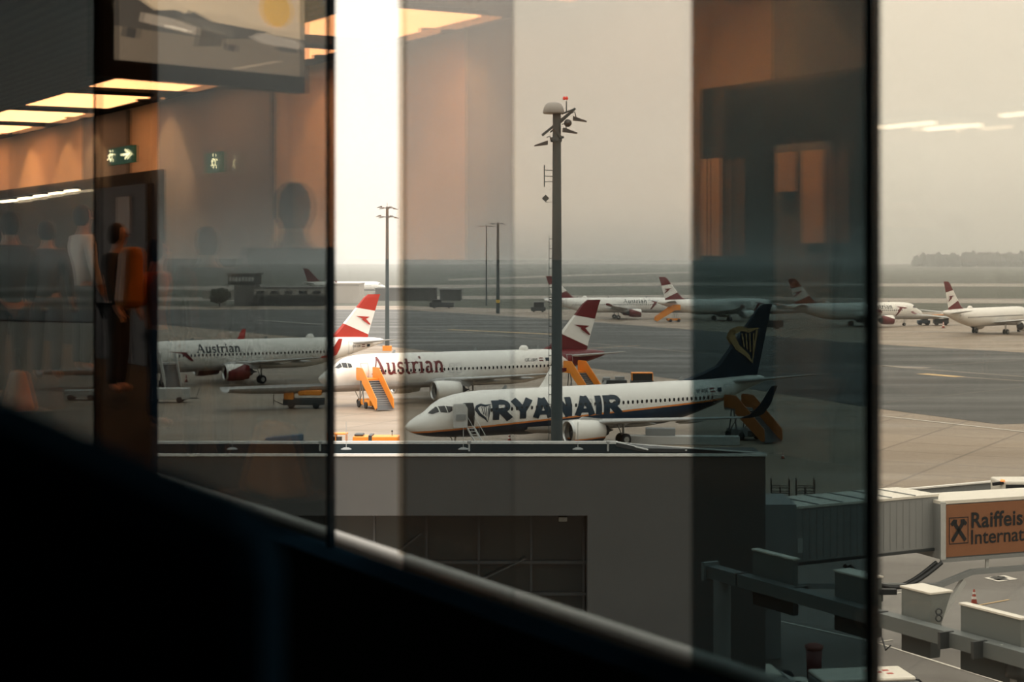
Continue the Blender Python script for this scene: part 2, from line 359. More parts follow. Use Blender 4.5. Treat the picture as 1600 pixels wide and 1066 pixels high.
ARROW = [(0,0),(2.45,-.18),(1.75,-.52),(2.6,-1.45),(2.35,-1.5),(1.05,-.62),(1.15,-.45)]
def harp(x, z, s):
    """winged harp emblem as quads; s = height"""
    q = stroke([(x+.08*s,z+.93*s),(x+.02*s,z+.72*s),(x+.22*s,z+.42*s),(x+.58*s,z+.18*s),(x+.76*s,z-.05*s)], [.1*s,.22*s,.18*s,.12*s,.03*s])
    q += stroke([(x+.05*s,z+.86*s),(x+.35*s,z+.97*s),(x+.62*s,z+.9*s),(x+1.0*s,z+.97*s)], [.16*s,.13*s,.12*s,.03*s])
    for k in range(4): q += stroke([(x+(.38+.14*k)*s,z+.82*s),(x+(.46+.11*k)*s,z+(.42-.07*k)*s)], .045*s)
    q += stroke([(x+.92*s,z+.9*s),(x+.76*s,z+0*s)], [.07*s,.03*s])
    return q
def airliner(name, T, label, pos, head, bodym, finm, engm, letm, title, tcol, sgn=-1, group=None, detail=2, emblem=None, reg=None, fence=False, finart='arrow'):
    root = thing(name, label, 'airliner', (pos[0], pos[1], 0), PI/2-math.radians(head), group)
    # fuselage
    n = 28; vs = []; fs = []; S2 = T['sec']; xs = []
    for a, b in zip(S2, S2[1:]):
        m = max(1, int((b[0]-a[0])/3)); xs += [a[0]+(b[0]-a[0])*i/m for i in range(m)]
    xs.append(S2[-1][0])
    for x in xs:
        t, b, hw = sect(T, x); c = (t+b)/2; r = (t-b)/2
        for k in range(n): vs.append((x, hw*math.cos(2*PI*k/n), c+r*math.sin(2*PI*k/n)))
    for i in range(len(xs)-1):
        for k in range(n): fs.append((i*n+k, (i+1)*n+k, (i+1)*n+(k+1)%n, i*n+(k+1)%n))
    fs += [tuple(range(n)), tuple(range((len(xs)-1)*n, len(xs)*n))]
    body = MB().add(vs, fs, True).build('fuselage', bodym, root)
    ws = T['wing']; mb = MB()     # wing root fairing
    wx = ws[0][0]; b0 = T['sec'][12][2] if T is A320 else T['sec'][11][2]
    prof = [(0,-.3),(1.2,.35),(3,.62),(6,.7),(8.5,.6),(10.5,.2),(11.6,-.2)]
    vs = []; m = 12
    for (dx, e) in prof:
        for k in range(m):
            a = PI+PI*k/(m-1); vs.append((wx-1.5+dx, math.cos(a)*(1.75+.35*max(0,e)), b0+.75+math.sin(a)*(.55+.5*max(-.1,e))))
    mb.add(vs, [(i*m+k, i*m+k+1, (i+1)*m+k+1, (i+1)*m+k) for i in range(len(prof)-1) for k in range(m-1)], True)
    mb.build('wing_fairing', M['belly'], root)
    for s in (-1, 1):
        wo = loft(MB(), ws, s).build('wing', M['wing'], root)
        for fx, fy, fz in ((17.6,6.4,2.75),(20.2,10.2,3.2)):
            dz = 0 if T is A320 else -.5; dx = 0 if T is A320 else 1.4
            MB().lathe([(.02,0),(.16,.5),(.2,1.4),(.12,2.6),(.02,3.2)], 'x', (fx-1+dx, s*fy, fz+dz), 8).build('flap_fairing', M['wing'], wo)
        lt = T['let']
        if fence: lt = [lt[0], lt[1], (22.0,16.9,4.7,.9,.08)]
        loft(MB(), lt, s).build('winglet', M['white'] if (T is B738 and s > 0) else letm, wo)
        loft(MB(), T['stab'], s).build('stabiliser', M['wing'], root)
        ex, ey, ez, er, el = T['eng']
        eo = MB().lathe([(er*.80,.35),(er*.82,.12),(er*.88,0),(er*.95,.05),(er,.3),(er*1.03,1.2),(er*.99,2.2),(er*.86,el),(er*.80,el)], 'x', (ex, s*ey, ez), 24).build('engine', engm, root)
        MB().lathe([(0.0,.7),(er*.82,.7)], 'x', (ex, s*ey, ez), 24).lathe([(.0,.3),(.12,.45),(.24,.68)], 'x', (ex, s*ey, ez), 12).build('fan', M['dark'], eo)
        MB().lathe([(er*.77,.34),(er*.80,.10),(er*.88,-.015),(er*.955,.04),(er*1.003,.22)], 'x', (ex, s*ey, ez), 24).build('inlet_lip', M['metal'], eo)
        MB().lathe([(er*.78,el-.1),(er*.5,el),(er*.42,el+.6),(er*.2,el+.7),(.02,el+1.3)], 'x', (ex, s*ey, ez), 16).build('exhaust', M['dark'], eo)
        zt = 2.75 if T is A320 else 2.35
        MB().hexa([(ex+.9,s*ey-.14,ez+er*.9),(ex+.9,s*ey+.14,ez+er*.9),(ex+4.6,s*ey+.12,ez+.3),(ex+4.6,s*ey-.12,ez+.3),
                   (ex+1.6,s*ey-.1,ez+er+.25),(ex+1.6,s*ey+.1,ez+er+.25),(ex+5.2,s*ey+.1,zt+.2),(ex+5.2,s*ey-.1,zt+.2)]).build('pylon', M['wing'], eo)
    # fin
    mb = MB(); vs = []
    for (z, x0, x1, t) in T['fin']:
        for u, v in ((0,0),(.08,.5),(.35,.5),(1,.05),(1,-.05),(.35,-.5),(.08,-.5)): vs.append((x0+(x1-x0)*u, v*t, z))
    k = 7; nf = len(T['fin'])
    mb.add(vs, [(i*k+j, i*k+(j+1)%k, (i+1)*k+(j+1)%k, (i+1)*k+j) for i in range(nf-1) for j in range(k)] + [tuple(range((nf-1)*k, nf*k))])
    fin = mb.build('tail_fin', finm, root)
    for s in (-1, 1):
        mb = MB()
        if finart == 'arrow':
            ox, oz = 33.5, 8.75; a = ARROW
            pts = [(ox+p[0]*.86-.2, s*.27, oz+p[1]*.86) for p in a]
            mb.prism(pts, (0, -s*.05, 0))
            mb.build('fin_emblem', letm if letm in (M['red'], M['deepred']) else M['deepred'], fin)
        elif finart == 'harp':
            for q in harp(34.1, 7.0, 3.3): mb.add([(p[0], s*.215, p[1]) for p in q], [(0,1,2,3)])
            mb.build('fin_emblem', M['gold'], fin)
    # landing gear
    nx, gx, gy, nr, gr = T['gear']
    for (x, y, r, dy) in ((nx,0,nr,.2),(gx,gy,gr,.38),(gx,-gy,gr,.38)):
        mb = MB().tube([(x,y,r),(x,y,2.4)], .11 if y else .08).bar((x-.1,y,r+.3),(x-.9 if y==0 else x-.4,y*.8,2.2),.07)
        g = mb.build('landing_gear', M['lgrey'], root)
        for e in (-1, 1):
            cy = y+e*dy; wd = .17 if y else .1
            wo = MB().lathe([(.05,-wd),(r*.55,-wd),(r*.93,-wd*.9),(r,-wd*.5),(r,wd*.5),(r*.93,wd*.9),(r*.55,wd),(.05,wd)], 'y', (x,cy,r+.03), 18).build('wheel', M['tyre'], g)
            MB().lathe([(.02,e*(wd+.01)),(r*.5,e*(wd+.01))], 'y', (x,cy,r+.03), 12).build('hub', M['lgrey'], wo)
    # cabin windows on the side the photograph sees
    x0, x1, dx, wz, ww, wh = T['win']
    base = None; cnt = int((x1-x0)/dx)
    for i in range(cnt):
        x = x0+i*dx
        z = wz + (0.006*(x-7) if T is B738 else 0)
        if base is None:
            pts = [(a, b) for a, b in ((-.10,-.08),(-.06,-.16),(.06,-.16),(.10,-.08),(.10,.08),(.06,.16),(-.06,.16),(-.10,.08))]
            y = sgn*side(T, 12, wz, .035); sl = -.06 if True else 0
            mbw = MB().prism([(a, 0, b) for a, b in pts], (0, -sgn*.03, 0)); base = mbw.build('cabin_window', M['window'], root); o = base
            base['_y'] = 0
            del base['_y']
        else:
            o = base.copy(); COL.objects.link(o)
        o.location = (x, sgn*side(T, x, z, .035), z)
    # cockpit glazing
    if T is A320:
        cw = [[(1.82,4.43),(2.42,4.98),(2.42,4.52),(2.05,4.36)],[(2.5,4.98),(2.98,5.0),(3.0,4.42),(2.5,4.48)],[(3.06,4.98),(3.42,4.86),(3.5,4.5),(3.08,4.42)]]
        fw = [(1.66,4.30),(2.2,4.84)]
    else:
        cw = [[(1.42,3.58),(2.2,4.16),(2.24,3.72),(1.7,3.52)],[(2.3,4.16),(2.8,4.2),(2.9,3.62),(2.34,3.68)],[(2.88,4.2),(3.5,4.12),(3.52,3.86),(2.98,3.62)]]
        fw = [(1.45,3.6),(2.1,4.15)]
    for s in (-1, 1):
        for q in cw: onside(T, [q], s, .03).build('cockpit_window', M['window'], root)
    if detail > 1:
        def outline(x0, x1, z0, z1, nm='door'):
            q = stroke([(x0,z0),(x1,z0),(x1,z1),(x0,z1),(x0,z0)], .06)
            onside(T, q, sgn, .03).build(nm, M['belly'], root)
        if T is A320:
            for d in ((4.5,5.35,3.0,4.9),(15.6,16.15,3.5,4.6),(16.5,17.05,3.5,4.6),(31.6,32.4,3.55,5.2)): outline(*d)
            MB().lathe([(.02,.62),(.35,.56),(.55,.3),(.6,0)], 'z', (26.4,0,5.78), 16).build('antenna_dome', M['white'], root).scale = (1,1,1)
            root.children[-1].data.transform(Matrix.Translation((26.4,0,0)) @ Matrix.Diagonal((2.3,1,1,1)) @ Matrix.Translation((-26.4,0,0)))
        else:
            for d in ((16.8,17.35,3.25,4.25),(17.7,18.25,3.25,4.25),(32.6,33.4,3.4,5.0)): outline(*d)
        for ax in (9.0, 19.5, 28.0):
            zt = sect(T, ax)[0]; MB().prism([(ax,-.02,zt-.05),(ax+.5,-.02,zt-.05),(ax+.55,-.02,zt+.35),(ax+.35,-.02,zt+.35)], (0,.04,0)).build('antenna', M['grey'], root)
    # lettering and emblems on the flank
    if title:
        txt, fn, x0, z0, h, wide, kern = title
        q, ln = lettering(txt, fn, 0, z0, h, 0, wide, kern)
        q = [[(p[0]+x0, p[1]) for p in f] for f in q] if sgn < 0 else [[(x0+ln-p[0]+0*x0, p[1]) for p in f] for f in q]
        onside(T, q, sgn, .035).build('title_lettering', tcol, root)
    if emblem: onside(T, emblem, sgn, .035).build('flank_emblem', tcol if T is B738 else M['deepred'], root)
    if reg:
        cu = bpy.data.curves.new('reg', 'FONT'); cu.body = reg[0]; cu.size = reg[4]
        to = bpy.data.objects.new('reg_tmp', cu); COL.objects.link(to)
        me = to.to_mesh(); mb = MB(); xs_ = [v.co.x for v in me.vertices]; wdt = max(xs_)
        mb.add([((reg[1]+v.co.x) if sgn < 0 else (reg[1]+wdt-v.co.x), sgn*side(T, reg[1]+v.co.x, reg[2]+v.co.y, .04), reg[2]+v.co.y) for v in me.vertices], [tuple(p.vertices) for p in me.polygons])
        to.to_mesh_clear(); bpy.data.objects.remove(to)
        fx = reg[1]+wdt+.25
        mb.build('registration', M['dark'], root)
        if sgn < 0:
            fl = onside(T, [[(fx,reg[2]),(fx+.55,reg[2]),(fx+.55,reg[2]+.12),(fx,reg[2]+.12)],[(fx,reg[2]+.28),(fx+.55,reg[2]+.28),(fx+.55,reg[2]+.4),(fx,reg[2]+.4)]], sgn, .04).build('flag_marking', M['deepred'], root)
            onside(T, [[(fx+.9,reg[2]),(fx+1.4,reg[2]),(fx+1.4,reg[2]+.38),(fx+.9,reg[2]+.38)]], sgn, .04).build('flag_marking', M['navy'], root)
    return root

# the three aircraft in front (nose left), placed from their fitted poses
ry = airliner('airliner', B738, 'white airliner with navy tail and belly and large navy lettering, door open', (-8.78,149.6), 60.5,
     M['body_ry'], M['navy'], M['eng_ry'], M['navy'], ('RYANAIR', sans, 7.1, 2.82, 1.7, 1.31, 1.06), M['navy'], emblem=harp(5.5, 2.75, 1.5), reg=('SP-RSE', 29.0, 4.35, 0, .5), finart='harp')
a1 = airliner('airliner', A320, 'white airliner with red tail and large red name lettering, orange stairs at its nose', (-22.03,197.7), 62.62,
     M['body_a1'], M['fin_b'], M['white'], M['deepred'], ('Austrian', serif, 5.75, 3.6, 1.95, .94, 1.0), M['deepred'], reg=('OE-LBM', 25.6, 4.55, 0, .5), fence=True)
a2 = airliner('airliner', A320, 'white airliner with small dark name lettering and red engines, farther left', (-50.97,228.2), 60.3,
     M['body_a'], M['fin_a'], M['eng_red'], M['red'], ('Austrian', serif, 9.3, 4.25, 1.15, 1.08, 1.0), M['dark'], reg=('OE-LBI', 32.2, 4.4, 0, .45),
     emblem=[[(5.2,4.55),(8.2,4.35),(8.0,4.3),(7.2,4.25)],[(7.0,4.35),(7.9,4.3),(8.9,3.2),(8.5,3.2)]])
# far row, nose right (the side facing us is starboard)
far = [((46.2,478), 265.0, 'far white airliner with red-capped tail partly behind the tall light mast', True, M['eng_red2']),
       ((71.8,471), 244.0, 'far white airliner with orange stairs under its rear fuselage', True, M['white']),
       ((101.5,430), 251.0, 'far white airliner with red flank arrow between two window panels', True, M['eng_red2']),
       ((118.4,397), 225.0, 'rightmost far white airliner cut by the edge of the photo', False, M['white'])]
for pos, hd, lab, ti, em in far:
    airliner('airliner', A320, lab, pos, hd, M['body_a'], M['fin_b'], em, M['deepred'], ('Austrian', serif, 9.4, 4.35, 1.1, 1.2, 1.0) if ti else None, M['dark'], sgn=1,
             group='far airliners parked in a row with red and white tails', emblem=[[(5.2,4.55),(8.2,4.95),(8.0,4.7),(6.0,4.3)],[(6.6,4.6),(7.4,4.7),(8.6,2.6),(8.2,2.6)]] if ti else None, reg=('OE-LBO', 31.6, 4.2, 0, .5), fence=True)
airliner('airliner', A320, 'faint distant airliner on the taxiway beyond the hangars', (-57,785), 262.0, M['body_a'], M['deepred'], M['white'], M['deepred'], ('LAUDA', lambda c: sans(c) if c in 'RYANI' else serif(c, .26), 10, 3.2, 2.2, 1.2, 1.0), M['red'], sgn=1, finart='')

# open forward door and folding airstair of the near aircraft
onside(B738, [[(4.45,2.4),(5.35,2.4),(5.35,4.4),(4.45,4.4)]], -1, .04).build('door_opening', M['black'], ry)
mb = MB().prism([(3.2,-1.95,2.35),(4.35,-2.35,2.35),(4.4,-2.3,4.0),(4.25,-2.1,4.4),(3.3,-1.75,4.4),(3.15,-1.8,4.1)], (-.04,-.09,0))
dr = mb.build('door', M['lgrey'], ry, bevel=.02)
MB().prism([(3.35,-2.09,3.0),(4.15,-2.4,3.0),(4.2,-2.38,3.5),(3.4,-2.06,3.5)], (-.02,-.05,0)).build('door_handle', M['grey'], dr)
mb = MB()
for t0 in (4.55, 5.25):
    mb.bar((t0,-1.8,2.35),(t0+.0,-4.6,.25),.07,.16)
    mb.tube([(t0,-1.9,3.3),(t0,-4.7,1.2)],.022,6)
    for k in range(4): mb.tube([(t0,-1.9-k*.9,2.3-k*.68),(t0,-1.9-k*.9,3.25-k*.67)],.016,6)
for k in range(9): mb.box(4.55,5.25,-1.95-k*.31-.12,-1.95-k*.31+.12,2.2-k*.24,2.24-k*.24)
mb.build('airstair', M['lgrey'], ry)

# ------------------------------------------------------------------ mobile passenger stairs
def stairs(label, loc, rz, m, hgt=3.4, run=4.6, group=None, frame=None):
    r = thing('passenger_stairs', label, 'stairs', loc, rz, group)
    dk = M['dark']; fr = frame or m; wd = 1.0
    # local x: from the aircraft outwards; platform at x 0..1.8
    MB().box(0,1.9,-wd,wd,hgt-.22,hgt).build('platform', fr, r)
    for s in (-1, 1):
        MB().box(0,1.9,s*wd-.04,s*wd+.04,hgt,hgt+1.15).build('platform_side', m, r)
        MB().prism([(1.8,s*wd-.04,hgt-.45),(1.9,s*wd-.04,hgt+1.15),(1.9+run,s*wd-.04,1.25),(2.0+run,s*wd-.04,.35),(1.6+run,s*wd-.04,.15)], (0,.08,0)).build('stair_side', m, r)
        MB().tube([(.1,s*wd,hgt+1.18),(1.9,s*wd,hgt+1.2),(1.95+run,s*wd,1.3)], .035).build('handrail', m, r)
        mb = MB().bar((.5,s*.8,.5),(.9,s*.8,hgt-.2),.1).bar((1.8,s*.8,.5),(1.3,s*.8,hgt-.2),.1).bar((.5,s*.8,.6),(1.7,s*.8,hgt-1),.06)
        mb.build('support', M['grey'], r)
        for x in (.4, 2.6):
            wo = MB().lathe([(.05,-.12),(.3,-.12),(.38,-.08),(.38,.08),(.3,.12),(.05,.12)], 'y', (x,s*.85,.38), 14).build('wheel', M['tyre'], r)
    n = 14; mb = MB()
    for i in range(n):
        x = 1.9+run*(i+.5)/n; z = hgt*(1-(i+1)/(n+1)); mb.box(x-.14,x+.14,-wd+.04,wd-.04,z-.03,z)
    mb.build('tread', M['lgrey'], r)
    mb = MB()
    mb.prism([(1.8,-wd+.05,hgt-.3),(2.0,-wd+.05,hgt-.2),(2.0+run,-wd+.05,.15),(1.7+run,-wd+.05,.12)], (0,2*wd-.1,0)); mb.build('underframe', dk, r)
    MB().box(0,3.4,-.75,.75,.35,.95).build('chassis', fr, r, bevel=.04)
    return r
def local(root_pos, head, a, l):     # point a metres aft, l metres to port
    h = math.radians(head); return (root_pos[0]+a*math.sin(h)+l*math.cos(h), root_pos[1]+a*math.cos(h)-l*math.sin(h), 0)
hp = math.radians(62.62)
stairs('orange mobile stairs at the nose of the aircraft in the bright window gap', local((-22.03,197.7),62.62,4.7,2.35), -1.12, M['orange'], 3.3, 4.4)
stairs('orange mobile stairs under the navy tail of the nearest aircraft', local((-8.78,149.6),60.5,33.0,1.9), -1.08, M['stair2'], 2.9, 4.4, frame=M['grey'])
stairs('orange mobile stairs under the rear of the red-tailed aircraft behind the mast', local((-22.03,197.7),62.62,31.8,2.0), -math.radians(62), M['orange'], 3.3, 4.3)
stairs('grey mobile stairs at the front door of the left aircraft', local((-50.97,228.2),60.3,5.0,2.1), -math.radians(70), M['lgrey'], 3.2, 4.2)
stairs('orange mobile stairs beneath a far aircraft tail', (G(1062,503).x,G(1062,503).y,0), math.radians(188), M['orange'], 3.3, 4.6)

# ------------------------------------------------------------------ light masts
def lamp_head(mb, c, az, s=1.0):
    d = Vector((math.cos(az), math.sin(az), 0)); sd = Vector((-d.y, d.x, 0)); c = Vector(c)
    mb.hexa([c-sd*.3*s+Vector((0,0,-.1))*s, c+sd*.3*s+Vector((0,0,-.1))*s, c+d*.95*s+sd*.28*s+Vector((0,0,-.22))*s, c+d*.95*s-sd*.28*s+Vector((0,0,-.22))*s,
             c-sd*.3*s+Vector((0,0,.18))*s, c+sd*.3*s+Vector((0,0,.18))*s, c+d*.95*s+sd*.28*s+Vector((0,0,-.16))*s, c+d*.95*s-sd*.28*s+Vector((0,0,-.16))*s])
Ym = 75.0; b0 = P(870,690,Ym)
r = thing('light_mast', 'tall dark floodlight mast with dome standing in front of the nearest aircraft', 'light mast', (b0.x,Ym,0))
top = P(870,176,Ym).z
MB().tube([(0,0,0),(0,0,6),(0,0,top)], [.29,.27,.175], 20).build('pole', M['mast'], r)
cx = P(865,0,Ym).x-b0.x
MB().lathe([(.0,.50),(.2,.49),(.34,.42),(.43,.25),(.47,.05),(.44,0),(.0,0)], 'z', (cx,0,top-.05), 24).build('dome', mat('dome_grey',(.27,.27,.26),.45), r)
mb = MB(); u = Ym/F
def L(px, py, y=0): q = P(px, py, Ym); return Vector((q.x-b0.x, y, q.z))
ar = MB().bar(L(847,212,-.25),L(899,169,.2),.1).bar(L(860,206,.3),L(895,173,.5),.06).bar(L(878,178,0),L(899,170,0),.07).tube([L(885,176,0),L(885,158,0)],.025).build('lamp_arm', M['mast'], r)
for (px, py, az) in ((895,186,0),(880,204,0.15),(856,224,PI)):
    mb = MB(); lamp_head(mb, L(px, py, -.1), az, .62)
    mb.tube([L(px-2,py-9,-.1), L(px+3,py-11,-.1), L(px+5,py-2,-.1)], .025, 6)
    mb.build('floodlight', M['dark'], r)
mb = MB(); mb.lathe([(.0,-.17),(.12,-.12),(.17,0),(.12,.12),(0,.17)], 'y', tuple(L(887,193,-.25)), 14); mb.build('floodlight', M['dark'], r)
mb = MB().lathe([(.24,0),(.26,.1),(.24,.2)], 'z', tuple(L(869,222)), 16).bar(L(861,220,0),L(881,214,0),.1).bar(L(865,199,-.2),L(877,216,-.2),.1); mb.build('bracket', M['mast'], r)
for px in (881.5, 885.5):
    MB().lathe([(0,-.07),(.06,-.04),(.07,.02),(.03,.09),(0,.1)], 'z', tuple(L(px,154)), 10).build('warning_light', mat('beacon_red',(.5,.03,.02),.3,emit=(1,.06,.03),es=.25), r)
MB().bar(L(850.5,258),L(850.5,292),.045).bar(L(850,275),L(866,276),.03).bar(L(850,266),L(868,266.5),.03).bar(L(850,284),L(868,284),.03).build('antenna', M['mast'], r)
mb = MB(); c = L(852.5,310); mb.prism([c+Vector((-.16,0,0)),c+Vector((0,0,-.16)),c+Vector((.16,0,0)),c+Vector((0,0,.16))], (0,.05,0)).bar(L(852,316),L(866,316),.02); mb.build('sign_plate', M['mast'], r)
mb = MB()
for k in range(34): mb.bar((-.36+k*.0012,0,4+k*.42),(-.2,0,4+k*.42),.03)
mb.tube([(-.36,0,3),(-.33,0,18)],.012,5); mb.build('climbing_rung', M['mast'], r)
def small_mast(px, ytop, ybase, lab, wpx, arms, zbase=None):
    g = G(px, ybase); Y = g.y; ht = P(px, ytop, Y).z; k = Y/F
    r = thing('light_mast', lab, 'light mast', (g.x, Y, 0))
    MB().tube([(0,0,0),(0,0,ht)], [wpx*k*.6, wpx*k*.35], 12).build('pole', M['mast'], r)
    for i in range(arms):
        z = ht-(i*14+2)*k; rad = (12+2*i)*k*.8
        MB().lathe([(rad,-.05),(rad+.06,0),(rad,.05),(rad-.06,0),(rad,-.05)], 'z', (0,0,z), 16).bar((-rad,0,z),(rad,0,z),.08).build('lamp_ring', M['mast'], r)
        for j in range(5):
            a = j*2*PI/5+.3; mb = MB(); lamp_head(mb, (rad*math.cos(a), rad*math.sin(a), z-.1+.15*j%.4), a, .9); mb.build('floodlight', M['dark'], r)
    MB().tube([(0,0,ht),(0,0,ht+6*k)], .04, 6).build('lightning_rod', M['mast'], r)
    return r
m1 = small_mast(605,323,548,'mid-distance mast with ring of floodlights seen in the bright window gap',6,2)
MB().box(-.8,.8,-.8,.8,0,.9).build('base_block', M['orange'], m1)
m2 = small_mast(778,348,490,'slim mid-distance mast with a yellow band near its foot',5,1)
MB().lathe([(.62,6.2),(.62,7.1)], 'z', (0,0,-3.0), 14).build('yellow_band', mat('band_yellow',(.6,.38,.06),.5), m2)
small_mast(760,352,478,'faintest far mast left of the slim mast',2.2,1)

# ------------------------------------------------------------------ cones
def cone(p, s, lab):
    r = thing('traffic_cone', lab, 'traffic cone', p, 0, 'traffic cones on the apron')
    MB().box(-.2*s,.2*s,-.2*s,.2*s,0,.04*s).build('base', M['black'], r)
    c = MB().lathe([(.15*s,.04*s),(.04*s,.72*s),(.0,.74*s)], 'z', (0,0,0), 16).build('body', mat('cone_red',(.32,.05,.03),.5), r)
    MB().lathe([(.123*s,.25*s),(.100*s,.38*s)], 'z', (0,0,0), 16).lathe([(.083*s,.5*s),(.068*s,.6*s)], 'z', (0,0,0), 16).build('reflective_band', M['white'], c)
cone(G(1522,944), 1.0, 'striped cone by the yellow line under the orange billboard bridge')
cone(G(1223,717), .9, 'striped cone right of the annex roof corner')
cone(G(1212,671), 1.2, 'cone beyond the foot of the orange tail stairs')
cone(G(291,597), 1.4, 'cone beside the left aircraft engine')
cone(G(1474,513), 2.2, 'cone between the two rightmost far aircraft')
cone(G(796,690), 1.1, 'cone beneath the belly of the nearest aircraft')

# ------------------------------------------------------------------ apron vehicles
def wheels(r, xs, w2, rad=.35):
    for x in xs:
        for s in (-1, 1):
            MB().lathe([(.04,-.12),(rad*.8,-.12),(rad,-.07),(rad,.07),(rad*.8,.12),(.04,.12)], 'y', (x,s*w2,rad), 14).build('wheel', M['tyre'], r)
def vehicle(px, py, rz, ln, body, cab, lab, cat='tractor', hb=1.2, hc=1.9, name='baggage_tractor', cabx=(.0,.4), mbody=None):
    g = G(px, py); r = thing(name, lab, cat, (g.x, g.y, 0), rz)
    MB().box(-ln/2,ln/2,-.9,.9,.4,hb).build('body', body, r, bevel=.08)
    if cab:
        x0, x1 = -ln/2+ln*cabx[0], -ln/2+ln*cabx[1]
        c = MB().box(x0,x1,-.85,.85,hb,hc-.12).build('cab', M['window'], r, bevel=.04)
        MB().box(x0-.05,x1+.05,-.9,.9,hc-.12,hc).build('roof', cab, c, bevel=.03)
        mb = MB()
        for xx in (x0, x1):
            for s in (-.86,.86): mb.bar((xx,s,hb),(xx,s,hc-.1),.09)
        mb.build('pillar', cab, c)
    wheels(r, (-ln*.3, ln*.3), .85)
    return r
v = vehicle(475,638,.05,4.6,M['dark'],None,'orange and black cargo loader parked left of the near nose','loader',1.1,1.9,'cargo_loader')
MB().box(-2.2,-1.1,-.9,.9,1.0,2.0).build('engine_cover', M['orange'], v, bevel=.06)
MB().box(-.6,2.0,-.9,.9,1.5,2.05).build('conveyor_hood', M['orange'], v, bevel=.1)
MB().bar((-2.3,0,.4),(-3.4,0,.9),.08).bar((-3.4,0,.4),(-3.4,0,1.9),.07).build('tow_bar', M['dark'], v)
v = vehicle(262,629,.02,5.0,M['lgrey'],None,'pale box trailer at the foot of the grey stairs','trailer',1.7,2,'box_trailer')
MB().bar((2.5,0,.5),(3.6,0,.5),.08).bar((3.3,0,.5),(3.7,0,1.6),.06).build('tow_bar', M['dark'], v)
v = vehicle(128,625,.02,4.0,M['lgrey'],None,'dim trailer left of the dark column','trailer',1.2,2,'flat_trailer')
v = vehicle(444,701,.03,3.6,M['dark'],None,'low trailer under a blue tarpaulin beyond the roof edge','trailer',.7,2,'covered_trailer')
MB().hexa([(-1.7,-.8,.7),(1.7,-.8,.75),(1.7,.8,.75),(-1.7,.8,.7),(-1.6,-.6,1.0),(1.8,-.5,1.3),(1.6,.5,1.3),(-1.5,.5,1.0)]).build('tarpaulin', M['blue'], v, bevel=.08)
v = vehicle(588,703,-.03,4.0,M['orange'],None,'long orange belt loader beyond the roof edge in the bright gap','loader',1.25,2,'belt_loader')
MB().box(-.6,-.3,-.92,.92,.8,1.35).build('hinge_block', M['dark'], v); MB().box(-1.9,-1.1,-.6,.6,1.25,1.45).build('seat', M['dark'], v, bevel=.1)
MB().tube([(1.4,0,1.2),(1.4,0,1.6)],.03,6).lathe([(0,0),(.09,.03),(.08,.14),(0,.16)],'z',(1.4,0,1.58),10).build('beacon', M['black'], v)
g = G(527,704); v = thing('equipment_frame', 'small orange open frame cart at the left of the bright gap', 'cart', (g.x, g.y, 0))
mb = MB()
for x in (-.8,-.1,.8):
    for y in (-.5,.5): mb.bar((x,y,.2),(x,y,1.5),.08)
mb.box(-.9,.9,-.6,.6,1.45,1.55).box(-.9,.9,-.6,.6,.3,.4); mb.build('frame', M['orange'], v); MB().box(-.5,.4,-.3,.3,.4,1.2).build('motor', M['dark'], v); wheels(v,(-.6,.6),.5,.2)
v = vehicle(1003,610,.0,2.9,M['dark'],M['orange'],'orange-roofed cab tractor beyond the white fuselage','tractor',1.3,2.3,'apron_tractor',(0.05,.95))
v = vehicle(960,604,.0,3.2,M['dark'],None,'dark flat trolley left of the orange-roofed tractor','trolley',.9,2,'baggage_trolley')
MB().box(-1.5,-.6,-.7,.7,.9,1.2).box(.1,1.3,-.6,.6,.9,1.3).build('load', M['grey'], v)
v = vehicle(1470,508,.0,3.6,M['dark'],M['orange'],'far orange and black tug ahead of the aircraft nose','tractor',1.4,2.6,'apron_tractor',(.0,1))
v = vehicle(1443,508,.0,3.0,M['blue'],M['grey'],'far small blue tug by the nose wheel','tractor',1.2,2.0,'apron_tractor',(.3,.8))
v = vehicle(841,488,.0,4.5,M['dark'],M['grey'],'far dark van left of the far aircraft','van',1.6,3.2,'apron_van',(.2,.9))
v = vehicle(1200,514,.1,7,M['dark'],M['grey'],'far dark loader truck between two far aircraft noses','truck',2.0,3.6,'loader_truck',(.1,.5))
v = vehicle(690,482,.0,8,M['dark'],M['grey'],'far low truck beyond the taxiway','truck',2.0,3.0,'service_truck',(.1,.5))

# ------------------------------------------------------------------ far buildings, left
g = G(376,478); Yb = g.y
r = thing('airport_building', 'low far airport building with square watch tower left of the clear gap', 'building', (g.x,Yb,0))
hz = (lambda n, c: mat(n, c, .8, var=.08, scale=.3))
bw = hz('render_grey',(.14,.13,.12)); bp = hz('render_pale',(.34,.31,.27)); bd = hz('render_dark',(.06,.06,.055))
k = Yb/F
def bx(mb, x0, x1, y0, y1, d=12): return mb.box((x0-376)*k,(x1-376)*k,0,d,max(0,(478-y1)*k),(478-y0)*k)
bx(MB(),366,397,446,478,14).build('tower_block', bw, r)
t = bx(MB(),356,398,430,445,16).build('tower_cabin', bd, r); bx(MB(),354,400,427,430,18).build('tower_roof', bw, t)
for i in range(8): bx(MB(),358+i*5,361.5+i*5,433,440,-.3).build('tower_window', M['lgrey'], t)
lw = bx(MB(),397,510,449,478,20).build('long_wing', bw, r); bx(MB(),397,511,463,466,-1.5).build('canopy', bd, lw)
bx(MB(),397,508,452,461,-.2).build('wall_band', bp, lw); bx(MB(),400,508,468,478,-.3).build('doorway', bd, lw)
for i in range(5): bx(MB(),401+i*22,413+i*22,455,459,-.5).build('window', M['window'], lw)
